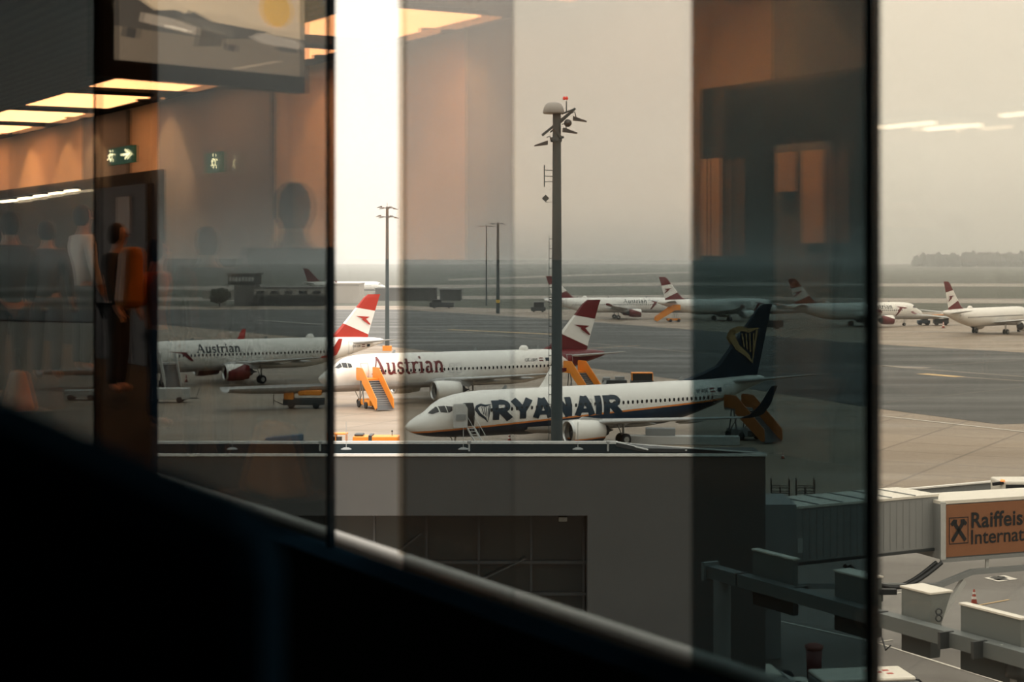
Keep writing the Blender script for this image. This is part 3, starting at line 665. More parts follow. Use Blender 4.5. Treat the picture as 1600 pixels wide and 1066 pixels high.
bx(MB(),316,332,454,467,8).build('side_hut', bp, r); bx(MB(),354,366,455,469,8).build('side_hut', bp, r); bx(MB(),389,398,472,482,2).build('gate_cabin', M['lgrey'], r)
g = G(534,474)
MB().box(-5.6,6.5,0,20,0,7.0).box(-5.7,6.8,-.3,20.3,6.9,7.3).build('cargo_shed', bp, None, (g.x,g.y,0), 0, label='pale flat cargo shed in the bright gap beyond the left tail', cat='building')
g = G(655,470)
for (x0,x1,h,d,lab) in ((-17,6,4.6,20,'low dark far shed behind the mast in the bright gap'),(8,16,4.0,20,'wide low dark far shed right of the bright gap')):
    o = MB().box(x0,x1,0,d,0,h).box(x0-.3,x1+.3,-.5,d,h,h+.3).build('storage_shed', bd, None, (g.x,g.y,0), 0, label=lab, cat='building')
# trees
def blob_tree(mb, x, y, z, rad, hh):
    n, m = 10, 7; vs = []
    for i in range(m+1):
        for j in range(n):
            a = PI*i/m; b = 2*PI*j/n; q = 1+random.uniform(-.16,.16)
            vs.append((x+rad*q*math.sin(a)*math.cos(b), y+rad*q*math.sin(a)*math.sin(b), z+hh*.5+hh*.5*q*math.cos(a)))
    mb.add(vs, [(i*n+j, i*n+(j+1)%n, (i+1)*n+(j+1)%n, (i+1)*n+j) for i in range(m) for j in range(n)])
tg = mat('foliage_dark',(.035,.04,.026),.9,var=.3,scale=.2)
g = G(343,480); r = thing('leafy_tree','dark leafy tree beside the far watch tower','tree',(g.x,g.y,0)); mb = MB()
for i in range(16): blob_tree(mb, random.uniform(-2.2,2.2), random.uniform(-2,2), random.uniform(.8,3.6), 1.6, 3.2)
mb.build('crown', tg, r); MB().tube([(0,0,0),(0,0,3)],.3).build('trunk', M['dark'], r)
mb = MB(); Yt = 2900
for i in range(170):
    px = 1434+i*2.0*random.uniform(.98,1.02); 
    hpx = 397.5+8*math.exp(-((px-1434)/7)**2)+2.0*math.sin(px/13)+1.6*math.sin(px/4.3)-1.5*(px-1434)/160
    p = P(px, hpx, Yt); yy = Yt+random.uniform(-60,60)
    blob_tree(mb, p.x, yy, 0, random.uniform(4,9), p.z*random.uniform(.74,1.10))
mb.build('treeline', tg, label='hazy line of woodland on the far right horizon', cat='woodland', kind='stuff')
# gentle rise of the far field that ends the view
mb = MB(); mb.add([(-2600,3000,0),(2600,3000,0),(2600,3100,2),(-2600,3100,0),(2600,3400,2.5),(-2600,3400,.5)], [(0,1,2,3),(3,2,4,5)]); mb.build('field_rise', gm_grass, kind='structure')

hzm = bpy.data.materials.new('haze'); hzm.use_nodes = True; nt = hzm.node_tree; nt.nodes.clear()
vo = nt.nodes.new('ShaderNodeVolumeScatter'); vo.inputs['Color'].default_value = (.95,.95,.95,1); vo.inputs['Density'].default_value = .00030
oo = nt.nodes.new('ShaderNodeOutputMaterial'); nt.links.new(vo.outputs[0], oo.inputs['Volume'])
MB().box(-2500,2500,255,3600,-.5,260).build('haze', hzm, kind='stuff', label='thin haze lying over the far airfield', cat='haze')
# ------------------------------------------------------------------ annex roof below the window
conc = mat('annex_render', (.078,.079,.077), .75, var=.13, scale=.5)
Ya = 62.0; zr = H-(711-HY)/F*Ya; XL = -34; XR = P(1196,711,Ya).x; Yf = (H-zr)*F/(693-HY); Xf = P(965,693,Yf).x
r = thing('terminal_annex', 'grey rendered annex building with flat roof and large dark glazed recess', 'building', (0,Ya,0))
x0, x1 = P(470,0,Ya).x, P(918,0,Ya).x; zt = P(0,806,Ya).z; zb = 3.2
mb = MB()
mb.box(XL,x0-11,0,Yf-Ya,0,zr-.05).box(x1,XR,0,Yf-Ya-.9,0,zr-.05).box(x0-11,x1,0,Yf-Ya,zt,zr-.05).box(x0-11,x1,0,Yf-Ya,0,zb)
mb.build('wall_body', conc, r)
mb = MB().prism([(XL,0,zr-.05),(XR,0,zr-.05),(XR,.6,zr-.05),(Xf,Yf-Ya,zr-.05),(XL,Yf-Ya,zr-.05)], (0,0,.04)); mb.build('roof_membrane', mat('roof_felt',(.012,.017,.019),1,spec=0), r)
ed = mat('roof_edge_metal',(.78,.76,.72),.4,0,var=.1)
MB().bar((XL,0,zr),(XR+.05,0,zr),.12,.09).build('front_edge', ed, r)
MB().bar((XL,Yf-Ya,zr+.02),(Xf,Yf-Ya,zr+.02),.14,.13).bar((Xf,Yf-Ya,zr+.0),(XR,.5,zr),.1,.06).build('rear_edge', ed, r)
MB().bar((XR,0,zr),(XR,.6,zr),.1,.06).build('side_edge', M['grey'], r)
gl = mat('recess_glass',(.015,.02,.02),.12)
MB().box(x0-11,x1,1.2,1.3,zb,zt).build('recess_glazing', gl, r)
mb = MB()
for i in range(9): xx = x1-.1-i*1.9; mb.box(xx-.04,xx+.04,1.05,1.2,zb,zt)
mb.box(x0-11,x1,1.0,1.2,zt-1.9,zt-1.8).box(x0-11,x1,1.0,1.2,zb+1.6,zb+1.7); mb.build('recess_mullion', M['dark'], r)
MB().box(x1-1.0,x1-.7,.9,1.05,zt-.35,zt-.2).build('recess_lamp', M['lgrey'], r)
MB().bar((x1-4.5,.9,zt-2.8),(x1-2.2,.9,zt-1.7),.05).bar((x1-8,.9,zt-2.4),(x1-6,.9,zt-.8),.05).build('recess_brace', M['brace'], r)
for px, lab in ((157,'a'),(541,'lightning rod on the annex roof in the bright gap'),(724,'lightning rod on the annex roof below the airstair'),(903,'lightning rod on the annex roof below the near engine'),(363,'lightning rod on the annex roof under the left aircraft')):
    if px < 200: continue
    q = P(px,0,Ya+1.8); rr = thing('lightning_rod', lab, 'lightning rod', (q.x,Ya+1.8,zr), 0, 'lightning rods along the annex roof')
    MB().tube([(0,0,0),(0,0,1.0)],.012,6).build('rod', M['lgrey'], rr); MB().lathe([(0,.07),(.1,.06),(.19,.02),(.2,0)],'z',(0,0,0),12).build('base', M['grey'], rr)
mb = MB(); a = P(965,694,Yf-.6); 
for px in (500,733,950): 
    q = P(px,0,Ya+1.2); MB().tube([(0,0,0),(0,0,.28)],.035,8).lathe([(0,.28),(.07,.3),(.07,.38),(0,.4)],'z',(0,0,0),8).build('roof_vent', M['lgrey'], None, (q.x,Ya+1.2,zr), label={500:'stubby roof vent by the dark window joint',733:'stubby roof vent below the nose airstair',950:'stubby roof vent right of the mast foot'}[px], cat='roof vent', group='stubby vents on the annex roof')
r2 = thing('roof_hatch', 'flat framed roof hatch at the right end of the annex roof', 'hatch', (P(965,0,Ya+2).x,Ya+.5,zr))
MB().prism([(0,2.4,0),(2.3,.3,0),(2.4,.1,0),(.9,.4,0),(0,2.2,0)], (0,0,.14)).build('panel', M['dark'], r2)
MB().bar((0,2.5,.14),(2.4,.1,.1),.06,.04).bar((0,2.5,.14),(1.0,.1,.12),.05,.04).build('frame', ed, r2)
# long pale ramp wall behind the roof on the right
a, b = G(965,690), G(1085,700)
r3 = thing('concrete_barrier', 'low pale concrete barrier between the near engine and the annex corner', 'barrier', (G(1000,694).x,G(1000,694).y,0), -.08)
MB().box(-1.5,9,-.6,.6,0,.8).build('wall_block', M['lgrey'], r3, bevel=.05); MB().box(.5,3.2,-.5,.5,.8,1.5).build('upper_block', M['grey'], r3, bevel=.05)

# ------------------------------------------------------------------ passenger boarding bridge
jb = thing('boarding_bridge', 'grey boarding bridge with orange bank billboard running to the right edge', 'boarding bridge', (P(1205,0,73).x,73,0))
O = Vector((P(1205,0,73).x,73,0))
def Q(px, py, Y): return P(px, py, Y)-O
p0 = (1238,73.0); p1 = (1466,77.0); p2 = (1770,80.0)
zt0, zb0 = P(0,796,73).z, P(0,880,73).z
gm = mat('bridge_panel',(.24,.245,.24),.5,var=.06); nt = gm.node_tree
def seg(x0, Y0, x1, Y1, zt, zb, d=2.6):
    a = P(x0,0,Y0); b = P(x1,0,Y1); dv = Vector((b.x-a.x, b.y-a.y, 0)); n = Vector((-dv.y, dv.x, 0)).normalized()*d
    A = Vector((a.x,a.y,0))-O; B_ = Vector((b.x,b.y,0))-O
    return A, B_, n
A, B_, n = seg(1238,73,1466,77,0,0)
Z = lambda z: Vector((0,0,z))
MB().hexa([A+Z(zb0),B_+Z(zb0),B_+n+Z(zb0),A+n+Z(zb0),A+Z(zt0),B_+Z(zt0),B_+n+Z(zt0),A+n+Z(zt0)]).build('fixed_tunnel', gm, jb)
mb = MB()
for i in range(22): q = A.lerp(B_,(i+.5)/22); mb.bar(q+Z(zb0+.1)-n*.008,q+Z(zt0-.1)-n*.002,.03,.02)
mb.build('cladding_rib', gm, jb)
MB().hexa([A+Z(zt0)-n*.02,B_+Z(zt0)-n*.02,B_+n*1.02+Z(zt0),A+n*1.02+Z(zt0),A+Z(zt0+.1)-n*.02,B_+Z(zt0+.1)-n*.02,B_+n*1.02+Z(zt0+.1),A+n*1.02+Z(zt0+.1)]).build('roof', M['cream'], jb)
mb = MB()
for i in range(1,6): q = A.lerp(B_,i/6); mb.bar(q+Z(zt0+.12),q+n+Z(zt0+.12),.08,.04)
mb.build('roof_seam', M['grey'], jb)
MB().bar(A+Z(zb0-.06)-n*.02,B_+Z(zb0-.06)-n*.02,.12,.12).build('floor_edge', M['dark'], jb)
# rotunda
MB().box(-1.0,1.0,-.4,3,zb0-.3,zt0+.25).build('rotunda', M['grey'], jb)
MB().box(-1.6,-1.0,0,3,zb0,zt0).build('link', M['dark'], jb)
MB().tube([(.1,1.2,0),(.1,1.2,zb0-.2)],.5,16).build('column', M['grey'], jb)
MB().box(1.05,1.25,-.45,-.4,zb0+.5,zb0+1.1).build('notice_plate', M['lgrey'], jb)
# billboard tunnel
A2, B2, n2 = seg(1468,76.4,1900,82,0,0,2.3)
zt1 = P(0,788,76.4).z; zb1 = P(0,874,76.4).z
MB().hexa([A2+Z(zb1),B2+Z(zb1),B2+n2+Z(zb1),A2+n2+Z(zb1),A2+Z(zt1),B2+Z(zt1),B2+n2+Z(zt1),A2+n2+Z(zt1)]).build('outer_tunnel', gm, jb)
MB().hexa([A2+Z(zt1)-n2*.03,B2+Z(zt1)-n2*.03,B2+n2+Z(zt1),A2+n2+Z(zt1),A2+Z(zt1+.14)-n2*.03,B2+Z(zt1+.14)-n2*.03,B2+n2+Z(zt1+.14),A2+n2+Z(zt1+.14)]).build('roof', M['cream'], jb)
dn = n2.normalized()
db = (B2-A2).normalized()
MB().hexa([A2+Z(zb1+.08)-dn*.08+db*.28,B2+Z(zb1+.08)-dn*.08,B2+Z(zb1+.08),A2+Z(zb1+.08)+db*.28,A2+Z(zt1-.05)-dn*.08+db*.28,B2+Z(zt1-.05)-dn*.08,B2+Z(zt1-.05),A2+Z(zt1-.05)+db*.28]).build('billboard', mat('billboard_orange',(.24,.10,.045),.6,var=.04), jb)
bbd = jb.children[-1]
MB().bar(A2+Z(zb1)-dn*.1+db*.1,A2+Z(zt1+.1)-dn*.1+db*.1,.22,.22).build('frame_post', M['lgrey'], jb)
MB().bar(A2+Z(zb1-.05)-dn*.1,B2+Z(zb1-.05)-dn*.1,.14,.16).build('bottom_rail', M['steel'], jb)
MB().bar(A2-dn*.1+Z(zb1-.65)+db*1.6,B2-dn*.1+Z(zb1-.65),.25,.22).bar(A2-dn*.1+Z(zb1-.65)+db*1.6,A2-dn*.1+Z(zb1-1.15)-db*.2,.25,.22).bar(A-dn*.1+Z(zb0-.95),A2-dn*.1+Z(zb1-1.15),.25,.22).build('truss_beam', M['grey'], jb)
MB().bar(A2+Z(zb1-.65)+db*2.5,A2+Z(zb1)+db*2.5,.14).bar(A2+Z(zb1-.7)+db*12,A2+Z(zb1)+db*12,.3).build('hanger', M['lgrey'], jb)
c0, c1 = A+db*2.6+Z(zb0-.25), A2+Z(zb1-.1)-db*.1
pts = [c0.lerp(c1, i/12)-dn*.3+Z(-1.0*math.sin(PI*i/12)) for i in range(13)]
MB().tube(pts, .09, 8).build('cable_loop', M['black'], jb)
pts = [p+Z(-.05)+dn*.4 for p in pts]; MB().tube(pts, .09, 8).build('cable_loop', M['black'], jb)
MB().bar(A2-dn*.1+Z(zb1-1.0)+db*1.2, A2-dn*.1+Z(zb1-2.6)-db*.1, .22,.22).build('strut', M['lgrey'], jb)
MB().tube([A2-db*.7+n2*.5+Z(zt1+.05),A2-db*.9+n2*.75+Z(zt1+.25),A2-db*.2+n2*1.0+Z(zt1+.15)],.12,8).build('roof_roller', M['grey'], jb)
# billboard writing, on the board
def board_text(txt, px, zc, size, off=.018, sp=1.0):
    cu = bpy.data.curves.new('t', 'FONT'); cu.body = txt; cu.size = size; cu.offset = off; cu.space_character = sp
    to = bpy.data.objects.new('t', cu); COL.objects.link(to); me = to.to_mesh(); mb = MB()
    base = A2+db*px+Z(zc)-dn*.10
    mb.add([base+db*v.co.x+Z(v.co.y) for v in me.vertices], [tuple(p.vertices) for p in me.polygons])
    to.to_mesh_clear(); bpy.data.objects.remove(to)
    mb.build('billboard_lettering', M['black'], bbd)
hh = zt1-zb1
board_text('Raiffeisen Bank', 1.55, zb1+hh*.54, .95, .022, 1.04); board_text('International', 1.53, zb1+hh*.24, .90, .010, 1.0)
mb = MB(); q0 = A2+db*.45-dn*.10; s0 = hh*.47; zz = zb1+hh*.27; wd_ = .98
def bl(x, z): return q0+db*(x*wd_)+Z(zz+z*s0*1.0)
def blq(quads, m, nm):
    b = MB()
    for q in quads: b.add([bl(*p) for p in q], [(0,1,2,3)])
    b.build(nm, m, bbd)
blq(stroke([(0,0),(1,0),(1,1),(0,1),(0,0)], .035), M['black'], 'logo_border')
blq(stroke([(.14,.1),(.50,.52),(.74,.80)], .17)+stroke([(.86,.1),(.50,.52),(.26,.80)], .17)+stroke([(.10,.72),(.24,.86),(.40,.84)], .16)+stroke([(.90,.72),(.76,.86),(.60,.84)], .16), M['black'], 'logo_cross')

# long low wall behind the bridge, with pale coping
a = G(1195,786,1.2); b = G(1568,752,1.2)
mb = MB(); d = (b-a); n = Vector((-d.y,d.x,0)).normalized()
mb.hexa([Vector((a.x,a.y,0)),Vector((b.x,b.y,0)),Vector((b.x,b.y,0))+n*.25,Vector((a.x,a.y,0))+n*.25,a,b,b+n*.25,a+n*.25])
r = thing('blast_wall','long low grey wall with pale coping behind the boarding bridge','wall')
mb.build('wall_panel', M['grey'], r); MB().bar(a+Z(.05),b+Z(.05),.34,.1).build('coping', M['white'], r)
# truck at the right edge
g = G(1600,800); Yt2 = 113; q = P(1563,0,Yt2)
v = thing('catering_truck','white truck cab with amber lights at the right edge above the billboard','truck',(q.x,Yt2,0),0)
zz0 = P(0,752,Yt2).z
c = MB().box(.0,6,0,2.4,.6,zz0).build('body', M['cream'], v, bevel=.12)
MB().box(.35,5.8,-.05,.1,zz0-.95,zz0-.22).build('windscreen', M['window'], v, bevel=.02)
MB().box(.9,1.3,-.06,.02,zz0-.9,zz0-.4).build('driver_seat', M['black'], v)
for xx in (.05,): MB().lathe([(0,0),(.16,.03),(.16,.14),(0,.18)],'z',(.15,0,zz0-.05),12).build('amber_light', mat('amber',(.8,.25,.1),.4,emit=(1,.3,.1),es=1.5), v)
MB().bar((-.5,0,zz0-.2),(.2,0,zz0-.1),.2).build('mirror', M['black'], v); wheels(v,(1.2,4.8),1.2,.45)
# cages
for cx, lab in ((1228,'left of two wire cage trolleys behind the bridge link'),(1262,'right of two wire cage trolleys behind the bridge link')):
    g = G(cx-9+(cx-1228)*.15,797); v = thing('cage_trolley', lab, 'trolley', (g.x,g.y,0), -.1, 'wire cage trolleys beyond the boarding bridge'); mb = MB()
    for x in (-.6,0,.6):
        for y in (-.5,.5): mb.bar((x,y,.3),(x,y,2.1 if abs(x)>.1 else 1.6),.05)
    for z in (.4,.8,1.2,1.55): mb.bar((-.6,-.5,z),(.6,-.5,z),.045).bar((-.6,.5,z),(.6,.5,z),.045).bar((-.6,-.5,z),(-.6,.5,z),.045).bar((.6,-.5,z),(.6,.5,z),.045)
    mb.build('cage', M['black'], v); MB().box(-.8,.8,-.6,.6,.22,.34).build('deck', M['black'], v); wheels(v,(-.5,.5),.5,.12)

# ------------------------------------------------------------------ sign gantry with display housings, lower right
zg = 10.9
def GP(px, py, z=zg): Y = (H-z)*F/(py-HY); return Vector(((px-800)/F*Y, Y, z))
ga, gb = GP(1112,893), GP(1640,1040); gd = (gb-ga).normalized(); gn = Vector((-gd.y,gd.x,0)); 
if gn.y < 0: gn = -gn
r = thing('display_gantry','long grey horizontal gantry beam on round posts at lower right','gantry',(ga.x,ga.y,0)); o_ = Vector((ga.x,ga.y,0))
MB().bar(ga-o_,gb-o_,.26,.24).build('beam', mat('gantry_paint',(.115,.13,.13),.55,var=.1), r)
MB().bar(ga-o_-gd*.1,ga-o_-gd*.0,.36,.36).build('beam_end', M['grey'], r)
for t in (.18,):
    q = ga+gd*.35-o_; MB().tube([(q.x,q.y,0),(q.x,q.y,zg-.1)],.17,14).build('post', M['grey'], r)
q = GP(1592,1018)-o_; MB().tube([(q.x,q.y,0),(q.x,q.y,zg-.1)],.14,16).build('post', M['grey'], r)
MB().lathe([(.14,-.42),(.21,-.40),(.21,-.3),(.19,-.22),(.19,0),(.21,.02),(.18,.08),(0,.1)],'z',(q.x,q.y,zg),16).build('post_cap', M['dark'], r)
for px, py in ((1160,906),(1252,928),(1376,968),(1478,1000),(1530,1015)):
    q = GP(px,py)-o_; MB().bar(q-gd*.03,q+gd*.03,.29,.27).build('clamp', M['dark'], r)
for k in range(4):
    q = GP(1380+k*3,984)-o_; 
pts = [GP(1378,978)-o_+Z(-.2),GP(1384,985)-o_+Z(-.33),GP(1392,985)-o_+Z(-.25)]; MB().tube(pts,.015,6).build('cable', M['black'], r)
MB().lathe([(.05,-.012),(.065,0),(.05,.012),(.035,0),(.05,-.012)],'y',tuple(GP(1579,1018)-o_+Z(.06)-gn*.18),14).build('hook_ring', M['white'], r)
MB().lathe([(.05,-.012),(.065,0),(.05,.012),(.035,0),(.05,-.012)],'y',tuple(GP(1467,985)-o_+Z(.2)),14).lathe([(.05,-.012),(.065,0),(.05,.012),(.035,0),(.05,-.012)],'y',tuple(GP(1467,985)-o_+Z(.31)),14).build('hook_ring', M['dark'], r)
def housing(pxl, pxr, ytop, ybot, lab, dep, nm='display_housing', wedge=0.0, mt=None):
    """box mounted on the gantry between pixel columns; its near face stands just behind the beam"""
    def onb(px):   # beam axis point seen at column px
        for i in range(400):
            q = ga.lerp(gb, i/399)
            if 800+F*q.x/q.y >= px: return q
        return gb
    A = onb(pxl)+gn*.16; B = onb(pxr)+gn*.16; Ym_ = A.y
    zt = H-(ytop-HY)/F*Ym_; zb = H-(ybot-HY)/F*Ym_
    o = Vector((A.x,A.y,zb)); Bv = B-A; nn = gn*dep
    v = thing(nm, lab, 'display housing', o, 0, 'display housings mounted on the gantry beam')
    T_ = zt-zb; m = mt or M['lgrey']
    if wedge:
        MB().hexa([Vector((0,0,0)),Bv,Bv+nn*.45,nn*.45,Z(T_*.5),Bv+Z(T_*.5),Bv+nn*.55+Z(T_*.5),nn*.55+Z(T_*.5)]).build('lower_case', mat('housing_dark',(.03,.038,.040),.6), v)
        MB().hexa([Z(T_*.5),Bv+Z(T_*.5),Bv+nn*.5+Z(T_*.5),nn*.5+Z(T_*.5),Z(T_),Bv+Z(T_),Bv+nn+gd*wedge*.0+Z(T_),nn+Z(T_)]).build('upper_case', m, v)
    else:
        MB().hexa([Vector((0,0,0)),Bv,Bv+nn,nn,Z(T_*.42),Bv+Z(T_*.42),Bv+nn+Z(T_*.42),nn+Z(T_*.42)]).build('lower_case', mat('housing_dark',(.03,.038,.040),.6), v)
        MB().hexa([Z(T_*.42),Bv+Z(T_*.42),Bv+nn+Z(T_*.42),nn+Z(T_*.42),Z(T_),Bv+Z(T_),Bv+nn+Z(T_),nn+Z(T_)]).build('upper_case', m, v, bevel=.01)
    MB().hexa([Z(T_)-gn*.02-gd*.02,Bv+Z(T_)-gn*.02+gd*.02,Bv+nn+Z(T_)+gn*.02+gd*.02,nn+Z(T_)+gn*.02-gd*.02,Z(T_+.03)-gn*.02-gd*.02,Bv+Z(T_+.03)-gn*.02+gd*.02,Bv+nn+Z(T_+.03)+gn*.02+gd*.02,nn+Z(T_+.03)+gn*.02-gd*.02]).build('lid', M['cream'], v)
    return v
M['gantry'] = mat('gantry_paint',(.115,.13,.13),.55,var=.1)
hm = mat('housing_grey',(.13,.145,.14),.45,var=.06)
housing(1165,1228,860,944,'flat grey display housing nearest the left gantry post',.12,mt=hm)
housing(1292,1342,893,984,'dark box housing left of the window joint on the gantry',.35,mt=hm)
housing(1397,1442,918,1016,'wedge-shaped grey housing right of the window joint',.46,wedge=1,mt=mat('housing_light',(.15,.165,.158),.45))
housing(1489,1582,945,1046,'wide flat grey display housing near the right gantry post',.12,mt=hm)
q = GP(1372,952); v = thing('security_camera','small dark camera on the gantry just right of the window joint','camera',(q.x+.14,q.y-.02,zg+.14))
MB().box(-.18,.18,-.05,.05,.12,.22).build('body', M['black'], v, bevel=.01); MB().bar((-.08,0,0),(-.08,0,.14),.04).build('bracket', M['dark'], v)

# vehicles at the bottom edge
def van(px, py, Y, rz, lab, red=False):
    q = P(px, py, Y); zt = q.z; v = thing('service_van', lab, 'van', (q.x,q.y,0), rz)
    MB().hexa([(-2.6,-.95,.35),(1.9,-.95,.35),(1.9,.95,.35),(-2.6,.95,.35),(-2.6,-.92,zt-.15),(1.1,-.9,zt-.15),(1.1,.9,zt-.15),(-2.6,.92,zt-.15)]).build('body', M['grey'] if red else M['lgrey'], v, bevel=.1)
    MB().box(-2.6,1.0,-.9,.9,zt-.16,zt).build('roof', M['cream'], v, bevel=.1)
    MB().hexa([(1.06,-.86,zt-.75),(1.85,-.86,zt-.9),(1.85,.86,zt-.9),(1.06,.86,zt-.75),(1.0,-.84,zt-.1),(1.15,-.82,zt-.12),(1.15,.82,zt-.12),(1.0,.84,zt-.1)]).build('windscreen', M['window'], v)
    MB().box(1.5,2.4,-.93,.93,.4,zt-.95).build('bonnet', M['cream'], v, bevel=.12)
    if red:
        for i,(x,y) in enumerate(((-.5,-.3),(-.15,-.05),(.2,-.3),(.2,.2),(-.5,.2))): MB().box(x-.12,x+.12,y-.08,y+.08,zt,zt+.012).build('roof_marking', M['red'], v)
    wheels(v,(-1.7,1.6),.9,.33)
van(1378,1050,65,.15,'white van with red roof marks just right of the window joint at the bottom',True)
van(1175,1046,68,.1,'dim pale van roof at the foot of the annex')
g = G(1270,1040); v = thing('waste_bin','dark red round bin on the apron seen through the darkest panel','bin',(P(1272,0,70).x,70,0))
MB().lathe([(.0,0),(.28,0),(.33,1.3),(.0,1.32)],'z',(0,0,0),14).build('body', mat('bin_red',(.12,.03,.03),.5), v); MB().lathe([(.36,1.3),(.38,1.42),(.2,1.5),(0,1.52)],'z',(0,0,0),14).build('lid', mat('bin_lid',(.2,.06,.05),.5), v)

# ================================================================== the window wall
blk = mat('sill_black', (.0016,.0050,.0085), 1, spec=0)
A_ = math.atan(1570/F); CA, SA = math.cos(A_), math.sin(A_); X0 = 800-1570
def nt_(n, t, z=0): return Vector((n*CA - t*SA, n*SA + t*CA, z))
ROT = PI/2 + A_            # local x runs along the wall (t), local y = -n
def t_at(px, n):
    Zd = F*n/(CA*(px-X0)); X = (px-800)/F*Zd; return -X*SA + Zd*CA
def z_at(px, py, n): Zd = F*n/(CA*(px-X0)); return H-(py-HY)/F*Zd
FL = H-1.42; CE = H+2.2; NG = 2.0
def wb(mb, t0, t1, n0, n1, z0, z1): return mb.box(min(t0,t1),max(t0,t1),-max(n0,n1),-min(n0,n1),z0,z1)
def wall_obj(mb, name, m, parent=None, **k): return mb.build(name, m, parent, None, 0 if parent else ROT, **k)
def glass(name, Tlo, Thi=None, z0=0, z1=1, refl=1.0):
    m = bpy.data.materials.new(name); m.use_nodes = True; nt = m.node_tree; nt.nodes.clear()
    out = nt.nodes.new('ShaderNodeOutputMaterial'); tr = nt.nodes.new('ShaderNodeBsdfTransparent'); gs = nt.nodes.new('ShaderNodeBsdfGlossy'); gs.inputs['Roughness'].default_value = 0.0
    mx = nt.nodes.new('ShaderNodeMixShader'); ge = nt.nodes.new('ShaderNodeNewGeometry')
    dt = nt.nodes.new('ShaderNodeVectorMath'); dt.operation = 'DOT_PRODUCT'; nt.links.new(ge.outputs['Incoming'], dt.inputs[0]); nt.links.new(ge.outputs['Normal'], dt.inputs[1])
    def mth(op, a, b=0.0, c=0.0):
        n = nt.nodes.new('ShaderNodeMath'); n.operation = op
        for i, v in enumerate((a, b, c)):
            if isinstance(v, (int, float)): n.inputs[i].default_value = v
            else: nt.links.new(v, n.inputs[i])
        return n.outputs[0]
    om = mth('SUBTRACT', 1.0, mth('ABSOLUTE', dt.outputs['Value'])); p5 = mth('POWER', om, 5.0)
    fr = mth('MULTIPLY_ADD', p5, .96*refl, .04*refl)
    nt.links.new(fr, mx.inputs[0]); nt.links.new(tr.outputs[0], mx.inputs[1]); nt.links.new(gs.outputs[0], mx.inputs[2]); nt.links.new(mx.outputs[0], out.inputs[0])
    sq = lambda c: (*[math.sqrt(x) for x in c], 1)
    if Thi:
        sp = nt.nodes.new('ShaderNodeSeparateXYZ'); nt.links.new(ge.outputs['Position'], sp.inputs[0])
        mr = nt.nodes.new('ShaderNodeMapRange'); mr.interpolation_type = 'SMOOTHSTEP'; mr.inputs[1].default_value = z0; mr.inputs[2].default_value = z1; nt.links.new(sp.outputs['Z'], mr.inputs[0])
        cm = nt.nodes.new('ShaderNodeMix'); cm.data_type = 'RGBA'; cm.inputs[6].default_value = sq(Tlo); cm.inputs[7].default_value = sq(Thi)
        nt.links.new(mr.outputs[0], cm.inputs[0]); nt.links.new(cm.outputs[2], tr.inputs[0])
    else: tr.inputs[0].default_value = sq(Tlo)
    return m
g_clear = glass('clear_glass', (.97,.97,.95))
tA, tB = t_at(1357, NG), t_at(512, NG); dT = tB-tA
joints = [tA+dT*i for i in range(-3, 9)]
zs = z_at(800, 958, NG)
for i, (a, b) in enumerate(zip(joints, joints[1:])):
    wnd = thing('window_%d' % (i+1), None, None, (0,0,0), ROT); wnd['kind'] = 'structure'
    wb(MB(), a+.012, b-.012, NG, NG+.016, zs, CE).build('glass', g_clear, wnd)
    wb(MB(), b-.008, b+.008, NG-.002, NG+.020, zs-.05, CE).build('mullion', blk, wnd)
# smoked outer panels: (px left, px right, transmission low, high)
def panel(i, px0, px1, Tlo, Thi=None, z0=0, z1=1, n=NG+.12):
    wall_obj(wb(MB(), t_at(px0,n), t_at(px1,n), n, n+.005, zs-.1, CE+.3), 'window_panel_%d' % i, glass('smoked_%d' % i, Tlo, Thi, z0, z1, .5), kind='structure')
n = NG+.12
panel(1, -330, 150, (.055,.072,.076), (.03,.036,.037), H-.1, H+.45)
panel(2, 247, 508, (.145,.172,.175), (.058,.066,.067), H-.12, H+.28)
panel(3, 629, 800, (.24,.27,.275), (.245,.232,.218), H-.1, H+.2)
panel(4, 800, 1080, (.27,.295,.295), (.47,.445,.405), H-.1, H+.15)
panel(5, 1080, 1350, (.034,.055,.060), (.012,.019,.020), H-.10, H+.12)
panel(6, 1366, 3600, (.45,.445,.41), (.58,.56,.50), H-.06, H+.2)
wall_obj(wb(MB(), t_at(629,n), t_at(622,n), n, n+.012, zs, CE), 'window_panel_7', glass('edge_glass', (.50,.46,.40), None, 0, 1, .5), kind='structure')
# outside: steel column seen edge on, and the round rail along the foot of the glass
n = NG+.10
wall_obj(wb(MB(), t_at(247,n+.03), t_at(154,n), n, n+.03, FL-.5, CE+.3), 'pillar', blk, kind='structure')
nr = NG+.34; zt = z_at(800, 921, nr); zb = z_at(800, 957, nr); rr = (zt-zb)/2
mb = MB().tube([(-4,-nr,(zt+zb)/2),(22,-nr,(zt+zb)/2)], rr, 16)
o = mb.build('guard_rail', mat('rail_metal',(.30,.29,.27),.45,.2,var=.08), None, None, ROT, label='round metal rail running along the foot of the window glass', cat='rail')
# inner sill and parapet (matt black)
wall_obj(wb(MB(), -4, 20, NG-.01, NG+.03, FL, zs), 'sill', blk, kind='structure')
wall_obj(wb(MB(), -4, 20, 1.92, NG-.01, FL, zs), 'wall_front', blk, kind='structure')
